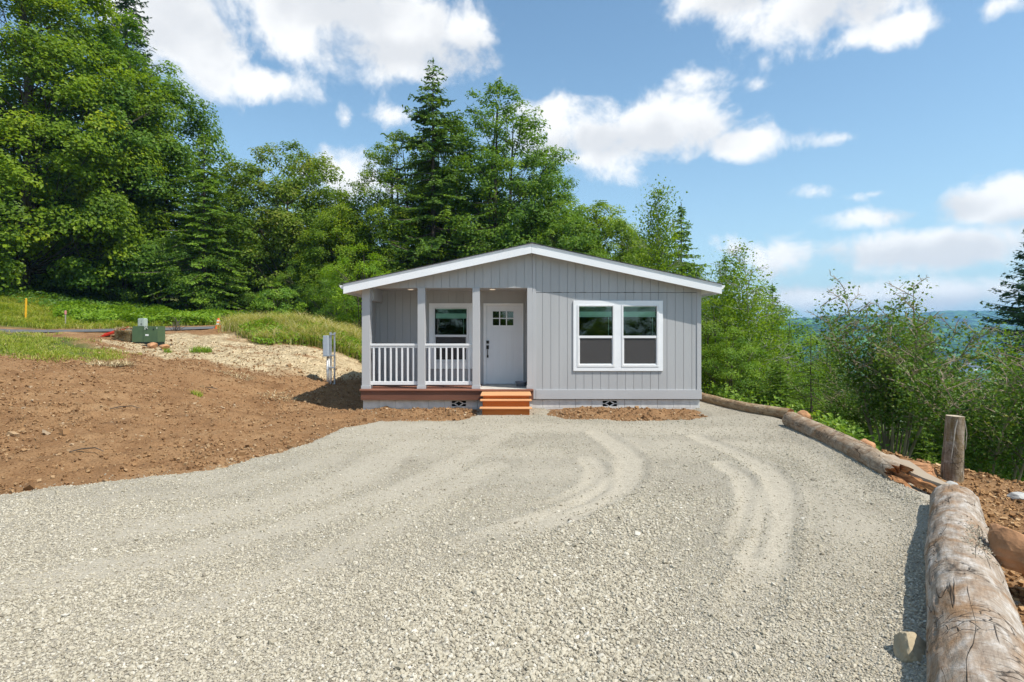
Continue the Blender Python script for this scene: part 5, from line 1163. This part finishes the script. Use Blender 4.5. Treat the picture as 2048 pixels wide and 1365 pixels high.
def TS(px, Y, py, H): return (CAMZ-(py-HOR)/F*Y-h1(X_(px, Y), Y)+.05)/H
_, S_MULTI = plant('vine_maple', S_MULTI, X_(1782, 13.2), 13.2, 'many stemmed reddish leaved small tree behind the split log', leafm='shrub', bark='mossbark', sc=TS(1782, 13.2, 568, 3.9))
_, S_MULTI2 = plant('vine_maple', S_MULTI2, X_(1992, 10.3), 10.3, 'many stemmed small tree with orange mossy stems at the right edge', leafm='shrub', bark='mossbark', sc=TS(1992, 10.3, 640, 3.5))
plant('vine_maple', S_MULTI, X_(1905, 15), 15, 'thin stemmed small tree behind the tall stump', sc=TS(1905, 15, 700, 3.9), rz=2.1)
plant('vine_maple', S_MULTI2, X_(1700, 17), 17, 'low stemmed small tree left of the reddish leaved one', sc=TS(1690, 17, 700, 3.5), rz=1.3)
plant('spruce_tree', S_BLUE, X_(2105, 27), 27, 'dark blue green spruce cut by the right edge of the photo', leafm='bluefir', sc=(CAMZ+(HOR-385)/F*27-h1(X_(2105, 27), 27))/14, rz=1.2)
plant('alder_tree', S_ALDER2, X_(1660, 21), 21, 'slim young alder standing alone on the slope right of the house', bark='alderbark', sc=(CAMZ+25/F*21-h1(X_(1660, 21), 21))/6.6, rz=3.3)
plant('alder_tree', S_ALDER2, X_(2010, 15.5), 15.5, 'slim leafy alder in front of the dark spruce', bark='alderbark', sc=(CAMZ+10/F*15.5-h1(X_(2010, 15.5), 15.5))/6.6, rz=1.3)
# woods standing behind: copies that share the meshes above
fr_ = random.Random(44)
wood = []
def woods(n, x0, x1, y0, y1, kinds, label, group, s0, s1, dz=0):
    for i in range(n):
        X = x0+(x1-x0)*(i+fr_.uniform(.15, .85))/n; Y = fr_.uniform(y0, y1); nm, ms = kinds[i % len(kinds)]
        plant(nm, ms, X, Y, label, sc=fr_.uniform(s0, s1), rz=fr_.uniform(0, 6), group=group, dz=dz)
woods(9, -52, -24, 50, 60, [('maple_tree', S_DOME), ('maple_tree', S_DOMEM)], 'tree in the shaded woods behind the grass bank at left', 'woods behind the left bank', .48, .62)
woods(8, -25, -9, 52, 62, [('maple_tree', S_MAPLEG), ('maple_tree', S_TALLM), ('maple_tree', S_MAPLEM)], 'tree in the woods left of and behind the house', 'woods behind the house', .50, .68)
woods(6, -9, 14, 52, 60, [('maple_tree', S_MAPLEG), ('maple_tree', S_TALL)], 'tree in the woods directly behind the roof', 'woods behind the roof', .55, .75)
woods(7, -95, -50, 40, 62, [('maple_tree', S_DOME), ('maple_tree', S_DOMEM)], 'tree at the far left beyond the road', 'woods beyond the road at far left', .6, .8)
_, S_UNDER = plant('understory_tree', S_UNDER, -21.3, 39, 'dark leafy understory tree beneath the tall trees at left', leafm='maple2')
_, S_BUSH = plant('bush', S_BUSH, X_(556, 27.5), 27.5, 'rounded green bush at the top of the weedy mound', cat='bush', leafm='shrub2', sc=.92)
S_BB = relief(S_UNDER, 'bright')
plant('understory_tree', S_BB, X_(722, 29), 29, 'sunlit yellow green sapling peeking past the left porch post', sc=.80, rz=1)
for i, (px, Y, s) in enumerate([(-10, 41, 1.1), (90, 42, .9), (170, 42, .85), (250, 40, .8), (450, 43, .9), (510, 42, .75), (600, 40, .75), (660, 37, .7), (690, 34, .6), (560, 47, 1), (400, 48, 1.), (480, 50, 1.1), (640, 46, 1.)]):
    plant('understory_tree', S_UNDER, X_(px, Y), Y, 'leafy understory tree in the shade under the tall trees', sc=s, rz=i*1.3, group='understory below the tall trees')
for i, (px, Y, s, dz) in enumerate([(1480, 25, 1.0, .8), (1570, 24, .9, .6), (1640, 22, .58, -.4), (1700, 25, .60, -.5), (1760, 21, .52, -.4), (1830, 24, .50, -.5), (1900, 22, .48, -.5), (1970, 20, .58, .0), (2040, 18, .72, .2), (2120, 15, .75, .3),
                                 (1600, 18, .5, -.3), (1680, 16.5, .45, -.4), (1740, 17, .48, -.3), (1850, 16.5, .5, -.2), (1930, 14.5, .45, -.1), (2030, 13, .45, 0), (1990, 16, .6, .1), (2110, 11.5, .5, .3)]):
    plant('understory_tree', relief(S_UNDER, 'shrub2') if i == 0 else S_US, X_(px, Y), Y, 'green leafy tree on the slope below the logs', sc=s, rz=i*2.1, group='trees on the slope below the logs', dz=dz)
    if i == 0: S_US = (S_UNDER[0], bpy.data.objects[-1].data if False else [o for o in COL.objects if o.name.startswith('crown')][-1].data)
for i, (px, Y, s, dz) in enumerate([(1640, 27, .42, -.5), (1590, 34, .5, -1), (1735, 32, .36, -1), (1950, 12.6, .2, .1), (2060, 12, .22, .2), (1840, 14, .17, .0), (1560, 17, .2, .2)]):
    plant('hemlock_tree', S_HEM, X_(px, Y), Y, 'conifer among the leafy trees on the slope', sc=s, rz=i*1.7, group='conifers on the slope', dz=dz)
M['stump2'] = mat('grey_trunk_bark', (.22, .19, .15), .9, .1, noise=(4, 6, .6, 1.3), bump=(14, .6, .02), stretch=(1, 1, .3))  # plain grey-brown bark for the thin bare trunks
S_UA = relief(S_UNDER, 'alder')
for i, (px, Y, s_, lab) in enumerate([(1425, 19, .58, 'yellow green leafy sapling against the right wall of the house'), (1462, 17.2, .42, 'low green sapling near the far end of the log edging'), (1520, 18.5, .5, 'low green sapling right of the pale trunked alder'), (1415, 27, .85, 'tall yellow green sapling showing past the right eave')]):
    plant('understory_tree', S_UA if i in (0, 3) else S_US, X_(px, Y), Y, lab, sc=s_, rz=i*2.3, dz=.3)
for i, (X, Y) in enumerate([(-14, -24), (-4, -30), (6, -26), (14, -32), (24, -26), (-26, -30), (1, -38), (10, -40)]):
    plant('maple_tree', (S_DOME if i % 2 else S_DOMEM), X, Y, 'leafy tree behind the viewer', sc=.72, rz=i, group='trees reflected in the windows')
# thin bare trunks in the shade at left
for i, (px, Y, h, lab) in enumerate([(371, 41.0, 4.4, 'thin pale trunk leaning at the edge of the dark woods'), (317, 42.5, 4.4, 'thin trunk in the dark gap below the hemlocks'), (414, 43, 4.2, 'pale mossy trunk behind the road bend'), (520, 46, 4.5, 'dark trunk in the woods behind the weedy mound')]):
    X = X_(px, Y); o = MB().tube([(0, 0, -.3), (.1, 0, h*.4), (.22, 0, h*.7), (.25, .1, h)], [.13, .11, .09, .05], 8).build('trunk', M['stump2'], None, smooth=True)
    o.name = 'bare_trunk'; o.location = (X, Y, h1(X, Y)); tag(o, lab, 'tree')
# dead twiggy branches by the road
db = MB(); rr_ = random.Random(5)
for k in range(16):
    a = rr_.uniform(-1, 1); limb(db, (rr_.uniform(-.2, .2), 0, 0), (a*.5, rr_.uniform(-.4, .4), rr_.uniform(.2, .62)), .013, .004, rr_, k=5, n=4, sag=.12, wob=.12)
X = X_(355, 23.5); o = db.build('dead_branches', M['bark'], None); o.location = (X, 23.5, h1(X, 23.5)); tag(o, 'bare dead twigs sticking up beside the road bend', 'branch')

# ------------------------------------------------------------------ grass, brambles, straw
M['grass'] = leafmat('grass_blades', [(.10, .16, .015), (.19, .27, .02), (.32, .37, .05), (.52, .47, .18)], transl=.35, rough=.6)
M['drygrass'] = leafmat('seed_grass', [(.16, .20, .03), (.30, .32, .07), (.46, .41, .17), (.62, .53, .33)], transl=.3, rough=.7)
M['bramble'] = leafmat('bramble_leaves', [(0.066, 0.137, 0.011), (0.132, 0.242, 0.013), (0.209, 0.336, 0.019), (0.32, 0.43, 0.042)], transl=.35)
def tuftgrass(name, n, box, dens, L0, L1, m, label, w=.012, lean=.5, tint=(.5, .2)):
    x, y = scatter(n, *box, dens); P = np.stack([x, y, height(x, y)-.02], -1); k = len(x)
    L = rng.uniform(L0, L1, k)*(.6+.6*sstep(-.4, .5, fbm(x, y, 0, 1.3, 3, 51)))
    ti = np.clip(rng.normal(tint[0], tint[1], k)+.25*fbm(x, y, 0, .8, 3, 53), 0, 1)
    me = blades(name, P, L, np.full(k, w)*rng.uniform(.6, 1.4, k), rng.uniform(.05, lean, k), ti, m)
    return tag(link(name, me, None, m), label, 'grass', kind='stuff')
nrd = lambda x, y: sstep(2.0, 2.5, dist_poly(x, y, ROADC))
gd = lambda poly, e0=-.3, e1=.5, nn=.8: (lambda x, y: sstep(e0, e1, sdist(x, y, poly)+fbm(x, y, 0, 1.1, 3, 41)*nn)*nrd(x, y)*view_ok(x, y, 1.5))
tuftgrass('grass', 90000, (-22, -10, 12, 20.5), gd(GRASSL, -.1, 1.0, 1.8), .07, .24, M['grass'], 'green and straw coloured grass patch in front of the road at left', w=.013, tint=(.58, .25), lean=1.1)
tuftgrass('grass', 120000, (-36, -14, 27.3, 37), gd(BANK), .22, .55, M['grass'], 'tall sunlit grass on the bank beyond the road', w=.022, tint=(.58, .22), lean=.8)
tuftgrass('grass', 90000, (-14.5, -3.4, 20.8, 33), gd(MOUND), .35, .95, M['drygrass'], 'tall grass gone to seed over the mound left of the house', w=.016, lean=.6, tint=(.55, .24))
tuftgrass('grass', 26000, (-14.5, -3.4, 20.8, 30), gd(MOUND), .3, .6, M['grass'], 'green grass low on the mound left of the house', w=.02, tint=(.35, .15))
def cover(name, n, box, dens, hgt, m, label, leaf=.09, tint=.5):
    x, y = scatter(n, *box, dens); k = len(x); b = .5+.5*fbm(x, y, 0, 1.0, 4, 57); top_ = hgt*(.25+.9*b); z = height(x, y)+top_*rng.random(k)**.5
    C = np.stack([x, y, z], -1); N_ = np.stack([-fbm(x+.1, y, 0, 1, 3, 57)*2, -np.full(k, .35), np.ones(k)], -1)+rng.normal(0, .45, (k, 3))
    return tag(link(name, leaf_mesh(name, C, N_, leaf*rng.uniform(.6, 1.4, k), np.clip(rng.normal(tint, .2, k), 0, 1)), None, m), label, 'brambles', kind='stuff')
FRONT = [(-10.9, 22.0), (-9.0, 20.7), (-6.3, 22.7), (-4.0, 23.8), (-4.0, 25.4), (-6.4, 24.9), (-9.0, 23.2), (-10.7, 23.6)]
cover('bramble_patch', 42000, (-12, -3.5, 20, 27), gd(FRONT, -.2, .5, .6), .55, M['bramble'], 'bright green brambles along the foot of the mound')
cover('bramble_patch', 46000, (-30, -16.5, 29, 36), gd([(-21.5, 29.2), (-16.8, 31), (-15.5, 35), (-22, 36), (-27, 34), (-25, 31)]), .9, M['bramble'], 'green brambles across the road below the dark trees', leaf=.13)
cover('ground_cover', 90000, (-45, 20, 33, 50), lambda x, y: (sdist(x, y, [(-3.7, 13), (4.6, 13), (4.6, 32), (-3.7, 32)]) < -.4)*nrd(x, y)*view_ok(x, y, 3)*.8, .8, M['maple2'], 'shaded leafy ground cover on the forest floor', leaf=.16, tint=.3)
cover('slope_cover', 130000, (4.5, 34, 9.5, 34), lambda x, y: (log_d(x, y) > .5+2.1*(1-sstep(7.2, 9.2, y))+.3*fbm(x, y, 0, 1, 3, 3))*view_ok(x, y, 2)*(x > 5.2)*.9, .75, M['shrub2'], 'low ferns and leaves covering the slope below the logs', leaf=.09, tint=.5)
# straw mulch
x, y = scatter(60000, -13.5, -3.5, 16.4, 23, lambda x, y: straw_mask(x, y)*.9); k = len(x)
P = np.stack([x, y, height(x, y)+.004], -1)
tag(link('straw_mulch', blades('straw_mulch', P, rng.uniform(.06, .16, k), np.full(k, .010), rng.uniform(1.5, 6, k), np.clip(rng.normal(.55, .25, k), 0, 1), M['straw'], up=.35, curve=.1), None, M['straw']), 'pale straw mulch strewn over the slope left of the house', 'straw', kind='stuff')
def tuft(px, py, Y, n, L, r, m, label, name='grass_tuft', cat='grass tuft', tint=.5, up=1.0, lean=.9):
    X = X_(px, Y); a = rng.uniform(0, 2*pi, n); q = r*np.sqrt(rng.random(n)); P = np.stack([np.cos(a)*q, np.sin(a)*q*.7, np.zeros(n)], -1)
    zz = h1(X, Y); P[:, 2] = height(P[:, 0]+X, P[:, 1]+Y)-zz
    o = link(name, blades(name, P, L*rng.uniform(.5, 1.2, n), np.full(n, .012), rng.uniform(.1, lean, n), np.clip(rng.normal(tint, .2, n), 0, 1), m, up=up), None, m); o.location = (X, Y, zz); return tag(o, label, cat)
tuft(402, 705, 18.2, 260, .26, .34, M['bramble'], 'green weed tuft growing in the straw', 'weed_tuft', 'weed', tint=.5)
tuft(395, 800, 12.6, 90, .14, .14, M['grass'], 'small yellow green grass tuft alone in the brown dirt', tint=.6)
tuft(222, 748, 13.6, 620, .30, .48, M['straw'], 'dry pale grass clump lying on the dirt below the grass patch', 'dry_grass_clump', 'dry grass', tint=.7, up=.5, lean=2.4)
tuft(335, 706, 17.6, 70, .2, .12, M['bramble'], 'little green weed below the transformer box', 'weed_tuft', 'weed')
tuft(470, 768, 15.3, 300, .16, .5, M['straw'], 'dry grass scraps on the dirt left of the meter post', 'dry_grass_clump', 'dry grass', tint=.75, up=.3, lean=3)
tuft(560, 790, 14.3, 300, .16, .5, M['straw'], 'dry grass scraps on the dirt nearer the house', 'dry_grass_clump', 'dry grass', tint=.75, up=.3, lean=3)
# sticks in the dirt
for (px, Y, L, rz, lab) in ((250, 10.6, .5, .4, 'curved dark stick on the brown dirt at left'), (420, 13.2, .4, 2.9, 'short dark stick on the dirt below the straw'), (175, 8.0, .45, .2, 'dark twig on the dirt near the gravel edge')):
    X = X_(px, Y); z0 = h1(X, Y)+.03
    o = MB().tube([(-L/2, 0, 0), (-L*.2, .03, .03), (L*.2, .02, .04), (L/2, -.05, .0)], [.008, .010, .008, .004], 6).build('stick', M['stump'] if False else M['bark'], None); o.location = (X, Y, z0); o.rotation_euler = (0, 0, rz); tag(o, lab, 'stick')

# ------------------------------------------------------------------ far hills and town
def hill(name, az0, az1, Y0, Y1, crest, seed, m, nx=420, ny=150):
    a = np.linspace(az0, az1, nx); q = np.linspace(0, 1, ny); A, Q = np.meshgrid(a, q); Y = Y0+(Y1-Y0)*Q; X = A*Y
    cz = np.interp(a, [c[0] for c in crest], [c[1] for c in crest])[None]
    Z = -62+(cz+62)*np.sin(np.clip(Q, 0, 1)*pi/2)**1.25
    Z = Z+fbm(X, Y, 0, 1/420, 4, seed)*26*np.sin(Q*pi)+np.abs(fbm(X, Y, 0, 1/26, 3, seed+4))*13*np.minimum(1, Q*8)
    idx = np.arange(nx*ny).reshape(ny, nx); Fc = np.stack([idx[:-1, :-1], idx[:-1, 1:], idx[1:, 1:], idx[1:, :-1]], -1).reshape(-1, 4)
    return tag(link(name, npmesh(name, np.stack([X, Y, Z], -1).reshape(-1, 3), Fc, True), None, m), kind='structure')
M['hill'] = mat('forested_hill', (.05, .1, .03), .95, .1, noise=(.022, 9, 1, 1), ramp=[(.40, (.003, .012, .012)), (.47, (.014, .050, .022)), (.54, (.05, .14, .045)), (.62, (.11, .24, .065))], bump=(.07, 1, 14))
hill('hills', .30, 1.3, 900, 2100, [(.30, 30), (.48, 40), (.595, 56), (.66, 58), (.72, 44), (.80, 20), (1.3, 10)], 3, M['hill'])
hill('far_hills', .2, 1.6, 2500, 3600, [(.2, 60), (.48, 70), (.60, 84), (.68, 100), (.74, 122), (.80, 130), (.86, 132), (1.0, 118), (1.6, 120)], 8, M['hill'], 300, 90)
hb = MB(); hb.box(-5, 5, -4, 4, -2, 4.5); hw = hb.build('wall', M['far_wall'], None)
hr = MB().prism([(-5.5, 4.5), (5.5, 4.5), (0, 7.5)], -4.5, 4.5).build('roof', M['far_roof'], None)
fh = random.Random(9)
for i in range(16):
    px = fh.choice([1705, 1718, 1730, 1900, 1915, 1930, 1945, 1960, 1690, 1880])+fh.uniform(-6, 6); Y = fh.uniform(850, 1150)
    t = empty('far_house', (X_(px, Y), Y, -61.5), 'tiny pale house in the valley town seen through the trees', 'house', 'houses in the valley town', fh.uniform(0, 3)); t.scale = (1.5, 1.5, 1.5)
    for o in (hw, hr): c = o.copy(); COL.objects.link(c); c.parent = t
bpy.data.objects.remove(hw); bpy.data.objects.remove(hr)

# ------------------------------------------------------------------ air
hz = MB().box(-3600, 6500, -120, 4200, -64, 160).build('haze', None, None)
hm = bpy.data.materials.new('haze'); hm.use_nodes = True; ht = hm.node_tree; ht.nodes.remove(ht.nodes['Principled BSDF'])
pv = ht.nodes.new('ShaderNodeVolumePrincipled'); pv.inputs['Color'].default_value = (.34, .66, 1.0, 1); pv.inputs['Density'].default_value = .00019; pv.inputs['Anisotropy'].default_value = 0.0
ht.links.new(pv.outputs[0], ht.nodes['Material Output'].inputs['Volume'])
hz.data.materials.clear(); hz.data.materials.append(hm); tag(hz, kind='stuff', label='thin blue air between the viewer and the far hills', cat='haze')

# distinct labels for background repeats: by their order from left to right
ORD = 'first second third fourth fifth sixth seventh eighth ninth tenth eleventh twelfth thirteenth fourteenth fifteenth sixteenth seventeenth eighteenth'.split()
for gname in ('houses in the valley town', 'trees reflected in the windows', 'understory below the tall trees', 'conifers on the slope', 'trees on the slope below the logs', 'woods beyond the road at far left', 'woods behind the left bank', 'woods behind the house', 'woods behind the roof'):
    L = sorted([o for o in COL.objects if o.parent is None and o.get('group') == gname], key=lambda o: o.location.x/o.location.y)
    for i, o in enumerate(L): o['label'] = o['label']+', '+(ORD[i] if i < len(ORD)-0 else str(i+1))+' from the left'
